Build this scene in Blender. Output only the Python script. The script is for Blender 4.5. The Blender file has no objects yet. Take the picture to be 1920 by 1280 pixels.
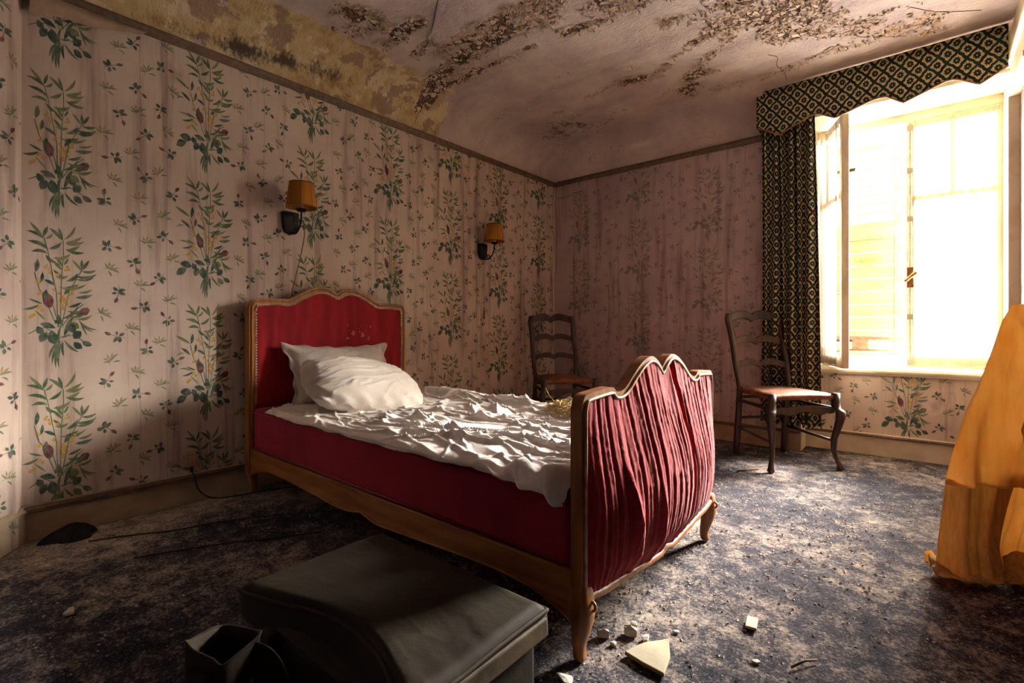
import bpy, math, random
import numpy as np
from mathutils import Vector, Matrix, noise as mnoise

random.seed(7); RNG = np.random.default_rng(7)
PI = math.pi
COL = bpy.context.scene.collection
SC = bpy.context.scene

# ------------------------------------------------------------------ camera, sky, exposure
cam = bpy.data.cameras.new('camera'); cam_o = bpy.data.objects.new('camera', cam); COL.objects.link(cam_o)
cam.sensor_width = 36.0; cam.lens = 923.0 / 1920.0 * 36.0
cam.shift_y = -27.0 / 1920.0; cam.clip_start = 0.01
cam_o.location = (0, 0, 0.88); cam_o.rotation_euler = (PI / 2, 0, math.radians(40.2))
SC.camera = cam_o

SKY = 25.0
w = bpy.data.worlds.new('sky'); SC.world = w; w.use_nodes = True
bg = w.node_tree.nodes['Background']
bg.inputs['Color'].default_value = (0.985, 0.97, 1.0, 1); bg.inputs['Strength'].default_value = SKY

portal = bpy.data.lights.new('window_daylight', 'AREA'); portal.shape = 'RECTANGLE'
portal.size = 1.12; portal.size_y = 1.78; portal.cycles.is_portal = True
po = bpy.data.objects.new('window_daylight', portal); COL.objects.link(po)
po.location = (-0.13, 4.44, 1.45); po.rotation_euler = (-PI / 2, 0, 0)

sun = bpy.data.lights.new('hazy_sun', 'SUN'); sun.energy = 250.0; sun.angle = math.radians(38); sun.color = (1.0, 0.945, 0.88)
su = bpy.data.objects.new('hazy_sun', sun); COL.objects.link(su); su.location = (1.5, 7, 4)
su.rotation_euler = Vector((-0.40, -0.80, -0.42)).to_track_quat('-Z', 'Y').to_euler()

SC.view_settings.view_transform = 'Standard'; SC.view_settings.look = 'None'
SC.view_settings.exposure = 0.62; SC.view_settings.gamma = 1.0; SC.view_settings.use_curve_mapping = False
SC.cycles.diffuse_bounces = 6; SC.cycles.max_bounces = 12; SC.cycles.transparent_max_bounces = 16
SC.cycles.use_denoising = True
SC.cycles.caustics_reflective = False; SC.cycles.caustics_refractive = False

# ------------------------------------------------------------------ helpers
def lin(r, g, b):
    f = lambda v: (v / 255 / 12.92) if v / 255 <= 0.04045 else ((v / 255 + 0.055) / 1.055) ** 2.4
    return (f(r), f(g), f(b), 1.0)

def vn(x, y, seed=0):
    x = np.asarray(x, float); y = np.asarray(y, float)
    ix = np.floor(x); iy = np.floor(y); fx = x - ix; fy = y - iy
    fx = fx * fx * (3 - 2 * fx); fy = fy * fy * (3 - 2 * fy)
    def h(a, b):
        v = np.sin(a * 127.1 + b * 311.7 + seed * 74.7) * 43758.5453
        return v - np.floor(v)
    return ((h(ix, iy) * (1 - fx) + h(ix + 1, iy) * fx) * (1 - fy) + (h(ix, iy + 1) * (1 - fx) + h(ix + 1, iy + 1) * fx) * fy)

def fbm(x, y, seed=0, o=4):
    s = 0; a = 0.5; t = 0
    for k in range(o):
        s = s + a * vn(x * 2 ** k, y * 2 ** k, seed + k * 3.1); t += a; a *= 0.5
    return s / t

class E:                                   # tiny expression builder over math nodes
    nt = None
    def __init__(s, sock): s.s = sock
    @staticmethod
    def m(op, *a):
        n = E.nt.nodes.new('ShaderNodeMath'); n.operation = op
        for i, v in enumerate(a):
            if isinstance(v, E): E.nt.links.new(v.s, n.inputs[i])
            else: n.inputs[i].default_value = v
        return E(n.outputs[0])
    def __add__(s, o): return E.m('ADD', s, o)
    def __sub__(s, o): return E.m('SUBTRACT', s, o)
    def __mul__(s, o): return E.m('MULTIPLY', s, o)
    __radd__ = __add__; __rmul__ = __mul__
    def __rsub__(s, o): return E.m('SUBTRACT', o, s)
    def frac(s): return E.m('FRACT', s)
    def abs(s): return E.m('ABSOLUTE', s)
    def sin(s): return E.m('SINE', s)
    def lt(s, o): return E.m('LESS_THAN', s, o)
    def gt(s, o): return E.m('GREATER_THAN', s, o)

def newmat(name):
    m = bpy.data.materials.new(name); m.use_nodes = True
    nt = m.node_tree; E.nt = nt
    return m, nt, nt.nodes['Principled BSDF']

def N(nt, typ, **kw):
    n = nt.nodes.new('ShaderNode' + typ)
    for k, v in kw.items(): setattr(n, k, v)
    return n

def coords(nt, stretch=(1, 1, 1), rot=(0, 0, 0), what='Object'):
    tc = N(nt, 'TexCoord'); mp = N(nt, 'Mapping')
    mp.inputs['Scale'].default_value = stretch; mp.inputs['Rotation'].default_value = rot
    nt.links.new(tc.outputs[what], mp.inputs[0]); return mp.outputs[0]

def noise(nt, vec, scale, detail=6, rough=0.55, dist=0.0):
    n = N(nt, 'TexNoise'); n.inputs['Scale'].default_value = scale; n.inputs['Detail'].default_value = detail
    n.inputs['Roughness'].default_value = rough; n.inputs['Distortion'].default_value = dist
    nt.links.new(vec, n.inputs['Vector']); return n.outputs['Fac']

def ramp(nt, fac, stops):
    r = N(nt, 'ValToRGB'); e = r.color_ramp.elements
    while len(e) < len(stops): e.new(0.5)
    for el, (p, c) in zip(e, stops): el.position = p; el.color = c
    nt.links.new(fac.s if isinstance(fac, E) else fac, r.inputs[0]); return r.outputs[0]

def mixc(nt, fac, a, b, mode='MIX'):
    n = N(nt, 'Mix', data_type='RGBA', blend_type=mode)
    for i, v in ((0, fac), (6, a), (7, b)):
        if isinstance(v, E): nt.links.new(v.s, n.inputs[i])
        elif hasattr(v, 'links'): nt.links.new(v, n.inputs[i])
        else: n.inputs[i].default_value = v
    return n.outputs[2]

def bump(nt, bsdf, h, strength, dist=0.01):
    b = N(nt, 'Bump'); b.inputs['Strength'].default_value = strength; b.inputs['Distance'].default_value = dist
    nt.links.new(h.s if isinstance(h, E) else h, b.inputs['Height']); nt.links.new(b.outputs[0], bsdf.inputs['Normal'])

def pmat(name, c1, c2, scale=8, stretch=(1, 1, 1), rough=0.7, bmp=0.2, bscale=None, sheen=0, metal=0, lo=0.35, hi=0.65, spec=0.3, coat=0, bdist=0.003):
    m, nt, b = newmat(name)
    v = coords(nt, stretch); n = noise(nt, v, scale)
    nt.links.new(ramp(nt, n, [(lo, lin(*c1)), (hi, lin(*c2))]), b.inputs['Base Color'])
    b.inputs['Roughness'].default_value = rough; b.inputs['Metallic'].default_value = metal
    b.inputs['Specular IOR Level'].default_value = spec
    b.inputs['Sheen Weight'].default_value = sheen; b.inputs['Coat Weight'].default_value = coat
    if bmp: bump(nt, b, noise(nt, v, bscale or scale * 4), bmp, bdist)
    return m

def finish(o, parent=None, label=None, cat=None, group=None, kind=None):
    if parent: o.parent = parent
    if label: o['label'] = label
    if cat: o['category'] = cat
    if group: o['group'] = group
    if kind: o['kind'] = kind
    return o

def mesh(name, verts, faces, mat=None, parent=None, smooth=False, uvs=None, mats=None, mi=None, **tags):
    me = bpy.data.meshes.new(name)
    me.from_pydata([tuple(v) for v in verts], [], [tuple(f) for f in faces])
    if mats:
        for q in mats: me.materials.append(q)
        if mi is not None: me.polygons.foreach_set('material_index', np.asarray(mi, dtype=np.int32))
    elif mat: me.materials.append(mat)
    if smooth: me.polygons.foreach_set('use_smooth', np.ones(len(me.polygons), dtype=bool))
    if uvs is not None:
        uv = me.uv_layers.new(name='UVMap'); li = np.zeros(len(me.loops), dtype=np.int32)
        me.loops.foreach_get('vertex_index', li)
        uv.data.foreach_set('uv', np.asarray(uvs, dtype=np.float32)[li].ravel())
    me.update()
    o = bpy.data.objects.new(name, me); COL.objects.link(o)
    return finish(o, parent, **tags)

def empty(name, loc, rz=0, **tags):
    o = bpy.data.objects.new(name, None); COL.objects.link(o)
    o.location = loc; o.rotation_euler = (0, 0, rz); o.empty_display_size = 0.05
    return finish(o, None, **tags)

def bevel(o, wd=0.004, seg=2, ang=35):
    m = o.modifiers.new('bevel', 'BEVEL'); m.width = wd; m.segments = seg; m.limit_method = 'ANGLE'; m.angle_limit = math.radians(ang)
    m.harden_normals = False
    return o

def subsurf(o, l=1):
    m = o.modifiers.new('subsurf', 'SUBSURF'); m.levels = l; m.render_levels = l; return o

class MB:
    def __init__(s): s.v = []; s.f = []
    def add(s, v, f):
        k = len(s.v); s.v += [tuple(p) for p in v]; s.f += [tuple(i + k for i in q) for q in f]; return s
    def box(s, a, b, M=None):
        (x0, y0, z0), (x1, y1, z1) = a, b
        v = [Vector((x, y, z)) for z in (z0, z1) for y in (y0, y1) for x in (x0, x1)]
        if M: v = [M @ p for p in v]
        return s.add(v, [(0, 2, 3, 1), (4, 5, 7, 6), (0, 1, 5, 4), (2, 6, 7, 3), (0, 4, 6, 2), (1, 3, 7, 5)])
    def prism(s, poly, axis, a, b):
        n = len(poly)
        def P(p, t):
            return {'x': (t, p[0], p[1]), 'y': (p[0], t, p[1]), 'z': (p[0], p[1], t)}[axis]
        v = [P(p, a) for p in poly] + [P(p, b) for p in poly]
        f = [tuple(range(n - 1, -1, -1)), tuple(range(n, 2 * n))] + [(i, (i + 1) % n, n + (i + 1) % n, n + i) for i in range(n)]
        return s.add(v, f)
    def strip(s, top, bot, axis, a, b):           # polygon between two curves over the same stations, as quads
        n = len(top)
        def P(p, t): return {'x': (t, p[0], p[1]), 'y': (p[0], t, p[1])}[axis]
        v = [P(p, a) for p in top] + [P(p, a) for p in bot] + [P(p, b) for p in top] + [P(p, b) for p in bot]
        f = []
        for i in range(n - 1):
            f += [(i, i + 1, n + i + 1, n + i), (2 * n + i, 3 * n + i, 3 * n + i + 1, 2 * n + i + 1),
                  (i, 2 * n + i, 2 * n + i + 1, i + 1), (n + i, n + i + 1, 3 * n + i + 1, 3 * n + i)]
        f += [(0, n, 3 * n, 2 * n), (n - 1, 3 * n - 1, 4 * n - 1, 2 * n - 1)]
        return s.add(v, f)
    def tube(s, pts, r, n=8, cap=True):
        pts = [Vector(p) for p in pts]; R = r if hasattr(r, '__len__') else [r] * len(pts)
        t0 = (pts[1] - pts[0]).normalized()
        up = Vector((0, 0, 1)) if abs(t0.z) < 0.9 else Vector((1, 0, 0))
        u = t0.cross(up).normalized(); vs = []; prev = t0
        for i, p in enumerate(pts):
            t = (pts[min(i + 1, len(pts) - 1)] - pts[max(i - 1, 0)]).normalized()
            q = prev.rotation_difference(t); u = (q @ u).normalized(); prev = t; w_ = t.cross(u)
            vs += [p + (u * math.cos(2 * PI * k / n) + w_ * math.sin(2 * PI * k / n)) * R[i] for k in range(n)]
        fs = [(i * n + k, i * n + (k + 1) % n, (i + 1) * n + (k + 1) % n, (i + 1) * n + k) for i in range(len(pts) - 1) for k in range(n)]
        if cap: fs += [tuple(range(n - 1, -1, -1)), tuple((len(pts) - 1) * n + k for k in range(n))]
        return s.add(vs, fs)
    def loft(s, secs):                            # secs: list of rings (same count)
        n = len(secs[0]); vs = [p for r in secs for p in r]
        fs = [(i * n + k, i * n + (k + 1) % n, (i + 1) * n + (k + 1) % n, (i + 1) * n + k) for i in range(len(secs) - 1) for k in range(n)]
        fs += [tuple(range(n - 1, -1, -1)), tuple((len(secs) - 1) * n + k for k in range(n))]
        return s.add(vs, fs)
    def lathe(s, prof, c=(0, 0, 0), n=24):
        c = Vector(c)
        vs = [c + Vector((r * math.cos(2 * PI * k / n), r * math.sin(2 * PI * k / n), z)) for r, z in prof for k in range(n)]
        fs = [(i * n + k, i * n + (k + 1) % n, (i + 1) * n + (k + 1) % n, (i + 1) * n + k) for i in range(len(prof) - 1) for k in range(n)]
        return s.add(vs, fs)
    def build(s, name, mat, parent=None, smooth=False, **tags): return mesh(name, s.v, s.f, mat, parent, smooth, **tags)

def gridf(nu, nv, wrap=False):
    return [(j * nu + i, j * nu + i + 1, (j + 1) * nu + i + 1, (j + 1) * nu + i) for j in range(nv - 1) for i in range(nu - 1)]

def gridmesh(name, X, Y, Z, mat, parent=None, uv=None, flip=False, **tags):   # X,Y,Z arrays (nv,nu)
    nv, nu = X.shape
    V = np.stack([X.ravel(), Y.ravel(), Z.ravel()], 1); F = gridf(nu, nv)
    if flip: F = [f[::-1] for f in F]
    return mesh(name, V.tolist(), F, mat, parent, True, uvs=uv, **tags)

def solid(o, t, off=-1):
    m = o.modifiers.new('solid', 'SOLIDIFY'); m.thickness = t; m.offset = off; return o

def catmull(pts, n=8):
    P = [np.array(p, float) for p in pts]; P = [2 * P[0] - P[1]] + P + [2 * P[-1] - P[-2]]; out = []
    for i in range(1, len(P) - 2):
        for k in range(n):
            t = k / n; a, b, c, d = P[i - 1:i + 3]
            out.append(0.5 * (2 * b + (c - a) * t + (2 * a - 5 * b + 4 * c - d) * t * t + (3 * b - a - 3 * c + d) * t ** 3))
    out.append(P[-2]); return out

def copy_tree(o, parent=None):
    c = o.copy(); COL.objects.link(c)
    if parent: c.parent = parent
    for ch in list(o.children): copy_tree(ch, c)
    return c

# ------------------------------------------------------------------ materials
WOOD = pmat('walnut_frame', (122, 72, 34), (160, 104, 55), 6, (6, 6, 0.7), 0.42, 0.15, 40, spec=0.4)
WOODX = pmat('walnut_rail', (118, 70, 34), (156, 100, 54), 6, (0.7, 6, 6), 0.42, 0.15, 40, spec=0.4)
BEAD = pmat('worn_bead', (176, 140, 98), (214, 190, 155), 30, rough=0.5, bmp=0.2)
DARKWOOD = pmat('dark_chair_wood', (42, 27, 23), (70, 44, 34), 7, (5, 5, 1), 0.38, 0.15, 40, spec=0.45)
IRON = pmat('black_iron', (26, 22, 24), (48, 40, 38), 30, rough=0.45, bmp=0.2, metal=0.7)
BRASS = pmat('tarnished_brass', (120, 80, 45), (170, 120, 70), 40, rough=0.35, bmp=0.2, metal=0.8)
WHITEP = pmat('old_white_paint', (222, 212, 190), (190, 172, 146), 5, rough=0.55, bmp=0.25, bscale=30, lo=0.45, hi=0.8)
CREAM = pmat('cream_paint', (214, 198, 168), (188, 168, 136), 4, rough=0.5, bmp=0.2, bscale=25)
SHUT = pmat('shutter_paint', (150, 132, 100), (118, 96, 66), 7, (1, 1, 3), 0.7, 0.3, 30, lo=0.45, hi=0.8)
RAILM = pmat('rail_brown', (112, 90, 72), (86, 66, 54), 12, (3, 3, 3), 0.55, 0.3, 40)
SKIRT = pmat('skirting_paint', (178, 158, 132), (150, 128, 106), 6, (1, 1, 2), 0.55, 0.3, 30)
LEATHER = pmat('olive_leather', (27, 20, 11), (39, 29, 16), 5, rough=0.72, bmp=0.35, bscale=60, spec=0.2)
LEATHER2 = pmat('brown_leather', (36, 26, 17), (54, 40, 26), 6, rough=0.72, bmp=0.35, bscale=60, spec=0.2)
EDGEL = pmat('scuffed_lit_leather_edge', (56, 46, 35), (92, 77, 58), 14, rough=0.55, bmp=0.4, bscale=60)  # scuffed leather, with the light on the lid end painted into the tone
PLASTER = pmat('plaster', (196, 188, 178), (168, 158, 144), 18, rough=0.9, bmp=0.5, bscale=90)
BOARD = pmat('plasterboard', (166, 156, 134), (142, 132, 112), 12, rough=0.9, bmp=0.3, bscale=60)
TWIG = pmat('twig', (74, 54, 40), (120, 92, 66), 30, rough=0.8)
RUSH = pmat('rush', (132, 84, 58), (92, 52, 38), 22, (1, 1, 1), 0.7, 0.5, 120)
DARKCLOTH = pmat('black_cloth', (22, 20, 22), (40, 36, 38), 10, rough=0.9, bmp=0.4)
CABLE = pmat('cable', (20, 18, 20), (34, 30, 30), 20, rough=0.5)
CORDM = pmat('cord_fabric', (96, 72, 52), (140, 112, 84), 60, rough=0.8)
SOCKET = pmat('socket_bakelite', (168, 146, 120), (146, 122, 98), 12, rough=0.45)
STRAW = pmat('straw', (196, 172, 118), (142, 112, 68), 30, rough=0.8)
MAUVE = pmat('mauve_paint', (120, 100, 98), (98, 80, 80), 4, (1, 1, 0.4), 0.5, 0.2, 25)

def m_fabric(name, c1, c2, scale, sheen=0.0, dust=None, trans=0.0, weave=420, stretch=(1, 1, 1), rough=0.9, bmp=0.12):
    m, nt, b = newmat(name)
    v = coords(nt, stretch); n = noise(nt, v, scale, 7)
    col = ramp(nt, n, [(0.32, lin(*c1)), (0.68, lin(*c2))])
    if dust:
        d = noise(nt, coords(nt), 26, 8, 0.7)
        col = mixc(nt, ramp(nt, d, [(0.52, (0, 0, 0, 1)), (0.72, (0.75, 0.75, 0.75, 1))]), col, lin(*dust))
    nt.links.new(col, b.inputs['Base Color']); b.inputs['Roughness'].default_value = rough
    b.inputs['Specular IOR Level'].default_value = 0.15; b.inputs['Sheen Weight'].default_value = sheen
    bump(nt, b, noise(nt, coords(nt), weave, 2), bmp, 0.002)
    if trans:
        t = N(nt, 'BsdfTranslucent'); nt.links.new(col, t.inputs[0])
        x = N(nt, 'MixShader'); x.inputs[0].default_value = trans
        nt.links.new(b.outputs[0], x.inputs[1]); nt.links.new(t.outputs[0], x.inputs[2])
        nt.links.new(x.outputs[0], nt.nodes['Material Output'].inputs[0])
    return m
def head_spots(m):                       # a few pale rubbed spots low on the headboard
    nt = m.node_tree; E.nt = nt; b = nt.nodes['Principled BSDF']; src = b.inputs['Base Color'].links[0].from_socket
    sx = N(nt, 'SeparateXYZ'); tc = N(nt, 'TexCoord'); nt.links.new(tc.outputs['Object'], sx.inputs[0])
    dy = (E(sx.outputs[1]) - 1.74) * 7.5; dz = (E(sx.outputs[2]) - 0.835) * 11.0
    near = 1.0 - E.m('SQRT', dy * dy + dz * dz)
    v = N(nt, 'TexNoise'); v.inputs['Scale'].default_value = 36; v.inputs['Detail'].default_value = 1; nt.links.new(tc.outputs['Object'], v.inputs['Vector'])
    f = (E(v.outputs['Fac']) + E.m('MAXIMUM', near, 0.0) * 0.22).gt(0.73) * near.gt(0.0)
    nt.links.new(mixc(nt, f * 0.7, src, lin(170, 110, 104)), b.inputs['Base Color']); return m
RED = m_fabric('red_velvet', (118, 16, 27), (150, 26, 36), 5, sheen=0.25, stretch=(2, 2, 0.6))
REDOUT = m_fabric('red_velvet_dusty', (144, 30, 40), (168, 44, 52), 7, sheen=0.12, dust=(176, 76, 76), stretch=(2, 6, 0.8), bmp=0.35, weave=160)
REDBOX = m_fabric('red_ticking', (122, 26, 46), (146, 34, 50), 4, sheen=0.1, stretch=(1, 1, 1))
SHADE = m_fabric('ochre_shade', (172, 112, 44), (196, 134, 58), 14, trans=0.35, stretch=(1, 1, 0.3))
YELLOW = m_fabric('ochre_sheet', (226, 182, 112), (238, 204, 142), 9, trans=0.58, stretch=(4, 4, 0.6), bmp=0.25, weave=200)
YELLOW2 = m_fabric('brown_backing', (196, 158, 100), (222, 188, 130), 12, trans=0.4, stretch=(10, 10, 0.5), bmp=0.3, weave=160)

def m_linen(name, c1, c2, stain):
    m, nt, b = newmat(name)
    v = coords(nt); n = noise(nt, v, 3.2, 8, 0.6)
    col = ramp(nt, n, [(0.35, lin(*c2)), (0.6, lin(*c1))])
    d = noise(nt, v, 70, 4, 0.6); col = mixc(nt, ramp(nt, d, [(0.70, (0, 0, 0, 1)), (0.76, (1, 1, 1, 1))]), col, lin(*stain))
    nt.links.new(col, b.inputs['Base Color']); b.inputs['Roughness'].default_value = 0.9; b.inputs['Specular IOR Level'].default_value = 0.1
    bump(nt, b, noise(nt, v, 38, 5, 0.6, 1.2), 0.25, 0.006)
    return m
LINEN = m_linen('grey_white_linen', (238, 230, 224), (214, 204, 198), (120, 104, 92))
PILLOWM = m_linen('pillow_linen', (196, 187, 178), (174, 164, 155), (160, 144, 128))
PILLOWB = m_linen('pillow_linen_dull', (196, 186, 176), (172, 160, 152), (130, 116, 106))

def m_sheer(name='sheer_voile', c1=(226, 216, 204), c2=(246, 240, 230), clear=0.46, dif=0.25):
    m, nt, b = newmat(name)
    out = nt.nodes['Material Output']
    tr = N(nt, 'BsdfTransparent'); tl = N(nt, 'BsdfTranslucent'); df = N(nt, 'BsdfDiffuse')
    v = coords(nt, (14, 14, 0.5)); n = noise(nt, v, 4, 4)
    c = ramp(nt, n, [(0.3, lin(*c1)), (0.7, lin(*c2))])
    nt.links.new(c, tl.inputs[0]); nt.links.new(c, df.inputs[0])
    a = N(nt, 'MixShader'); a.inputs[0].default_value = dif; nt.links.new(tl.outputs[0], a.inputs[1]); nt.links.new(df.outputs[0], a.inputs[2])
    x = N(nt, 'MixShader'); x.inputs[0].default_value = clear
    nt.links.new(a.outputs[0], x.inputs[1]); nt.links.new(tr.outputs[0], x.inputs[2]); nt.links.new(x.outputs[0], out.inputs[0])
    return m
SHEER = m_sheer()
SHEER2 = m_sheer('shaded_sheer_voile', (150, 138, 128), (178, 166, 154), 0.22, 0.7)  # darker copy of the voile: shade on the open casement's curtain painted in

def m_glass():
    m, nt, b = newmat('old_window_glass')
    out = nt.nodes['Material Output']
    tr = N(nt, 'BsdfTransparent'); gl = N(nt, 'BsdfGlossy'); gl.inputs['Roughness'].default_value = 0.05
    n = noise(nt, coords(nt), 3, 4); c = ramp(nt, n, [(0.3, (0.86, 0.86, 0.83, 1)), (0.7, (0.95, 0.95, 0.93, 1))]); nt.links.new(c, tr.inputs[0])
    x = N(nt, 'MixShader'); x.inputs[0].default_value = 0.05
    nt.links.new(tr.outputs[0], x.inputs[1]); nt.links.new(gl.outputs[0], x.inputs[2]); nt.links.new(x.outputs[0], out.inputs[0])
    return m
GLASS = m_glass()

def m_damask():
    m, nt, b = newmat('green_damask')
    tc = N(nt, 'TexCoord'); sx = N(nt, 'SeparateXYZ'); nt.links.new(tc.outputs['UV'], sx.inputs[0])
    u = E(sx.outputs[0]); v = E(sx.outputs[1]); p = 1 / 0.086
    wob = (v * (2 * PI * p)).sin() * 0.03
    a = (u * p + v * p * 0.85 + wob).frac() - 0.5; c = (u * p - v * p * 0.85 + wob).frac() - 0.5
    # lattice: scrolling band between diamonds
    band = E.m('MAXIMUM', a.abs(), c.abs())
    sc = ((a - c) * 12.57).sin() * 0.025
    lat = (band + sc).gt(0.385)                                # dark lattice lines
    light = ((band + sc).gt(0.30)) * ((band + sc).lt(0.385))    # cream scroll
    r = E.m('SQRT', a * a + c * c); th = E.m('ARCTAN2', c, a)
    petal = r.lt(0.215 + (th * 4).sin().abs() * 0.085)           # dark flower
    eye = r.lt(0.055)
    n = noise(nt, coords(nt, what='UV'), 300, 3)
    dark = E.m('MAXIMUM', lat, petal) - eye
    jig = (E(n) - 0.5) * 0.5
    dk = (dark + jig).gt(0.5)
    dcol = ramp(nt, noise(nt, coords(nt, what='UV'), 18, 3), [(0.35, lin(26, 30, 36)), (0.65, lin(32, 62, 46))])
    col = mixc(nt, dk, lin(190, 170, 134), dcol)
    nt.links.new(col, b.inputs['Base Color']); b.inputs['Roughness'].default_value = 0.85; b.inputs['Specular IOR Level'].default_value = 0.15
    bump(nt, b, n, 0.2, 0.002)
    return m
DAMASK = m_damask()

def m_paper(name, c1, c2):
    m, nt, b = newmat(name)
    v = coords(nt); big = noise(nt, v, 1.6, 7, 0.6)
    col = ramp(nt, big, [(0.34, lin(*c2)), (0.62, lin(*c1))])
    st = noise(nt, coords(nt, (7, 7, 0.45)), 2.2, 6, 0.62)                    # vertical water streaks
    col = mixc(nt, ramp(nt, st, [(0.50, (0, 0, 0, 1)), (0.72, (0.72, 0.72, 0.72, 1))]), col, lin(116, 88, 82))
    bl = noise(nt, coords(nt, (1, 1, 0.6)), 7.5, 3, 0.5)                        # smudges
    col = mixc(nt, ramp(nt, bl, [(0.66, (0, 0, 0, 1)), (0.78, (0.4, 0.4, 0.4, 1))]), col, lin(104, 82, 78))
    at = N(nt, 'VertexColor', layer_name='print')
    wear = ramp(nt, noise(nt, v, 30, 4, 0.6), [(0.3, (0.72, 0.72, 0.72, 1)), (0.6, (1, 1, 1, 1))])
    fac = E.m('MULTIPLY', E(at.outputs['Alpha']), E(wear))
    col = mixc(nt, fac, col, at.outputs['Color'])
    nt.links.new(col, b.inputs['Base Color']); b.inputs['Roughness'].default_value = 0.8; b.inputs['Specular IOR Level'].default_value = 0.2
    lin_ = E(noise(nt, coords(nt, (1, 1, 0.15)), 260, 2)) + E(noise(nt, coords(nt, (0.3, 0.3, 1)), 200, 2)) + E(big) * 2.0
    bump(nt, b, lin_, 0.16, 0.004)
    return m
PAPER = m_paper('floral_wallpaper', (210, 191, 177), (184, 162, 154))
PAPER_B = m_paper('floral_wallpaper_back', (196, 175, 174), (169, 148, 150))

def m_floor():
    m, nt, b = newmat('dusty_dark_carpet')
    v = coords(nt)
    fine = noise(nt, v, 90, 6, 0.75); mid = noise(nt, v, 13, 8, 0.7, 0.4); big = noise(nt, v, 1.7, 4, 0.5)
    sxf = N(nt, 'SeparateXYZ'); nt.links.new(v, sxf.inputs[0])
    nearwall = E.m('MAXIMUM', (E(sxf.outputs[0]) * -1.0 - 2.3) * 0.28, 0.0) * E.m('GREATER_THAN', E(mid), 0.3)
    dust = E(mid) * 0.62 + E(big) * 0.45 + (E(fine) - 0.5) * 0.62 + nearwall
    col = ramp(nt, dust, [(0.40, lin(28, 29, 41)), (0.52, lin(58, 55, 63)), (0.65, lin(140, 127, 118)), (0.79, lin(196, 180, 162))])
    sp = noise(nt, v, 260, 3, 0.6); col = mixc(nt, ramp(nt, sp, [(0.62, (0, 0, 0, 1)), (0.68, (0.7, 0.7, 0.7, 1))]), col, lin(150, 140, 130))
    nt.links.new(col, b.inputs['Base Color']); b.inputs['Roughness'].default_value = 0.95; b.inputs['Specular IOR Level'].default_value = 0.1
    bump(nt, b, E(noise(nt, v, 150, 5, 0.7)) + E(mid) * 1.2, 0.6, 0.008)
    return m
FLOORM = m_floor()

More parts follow.
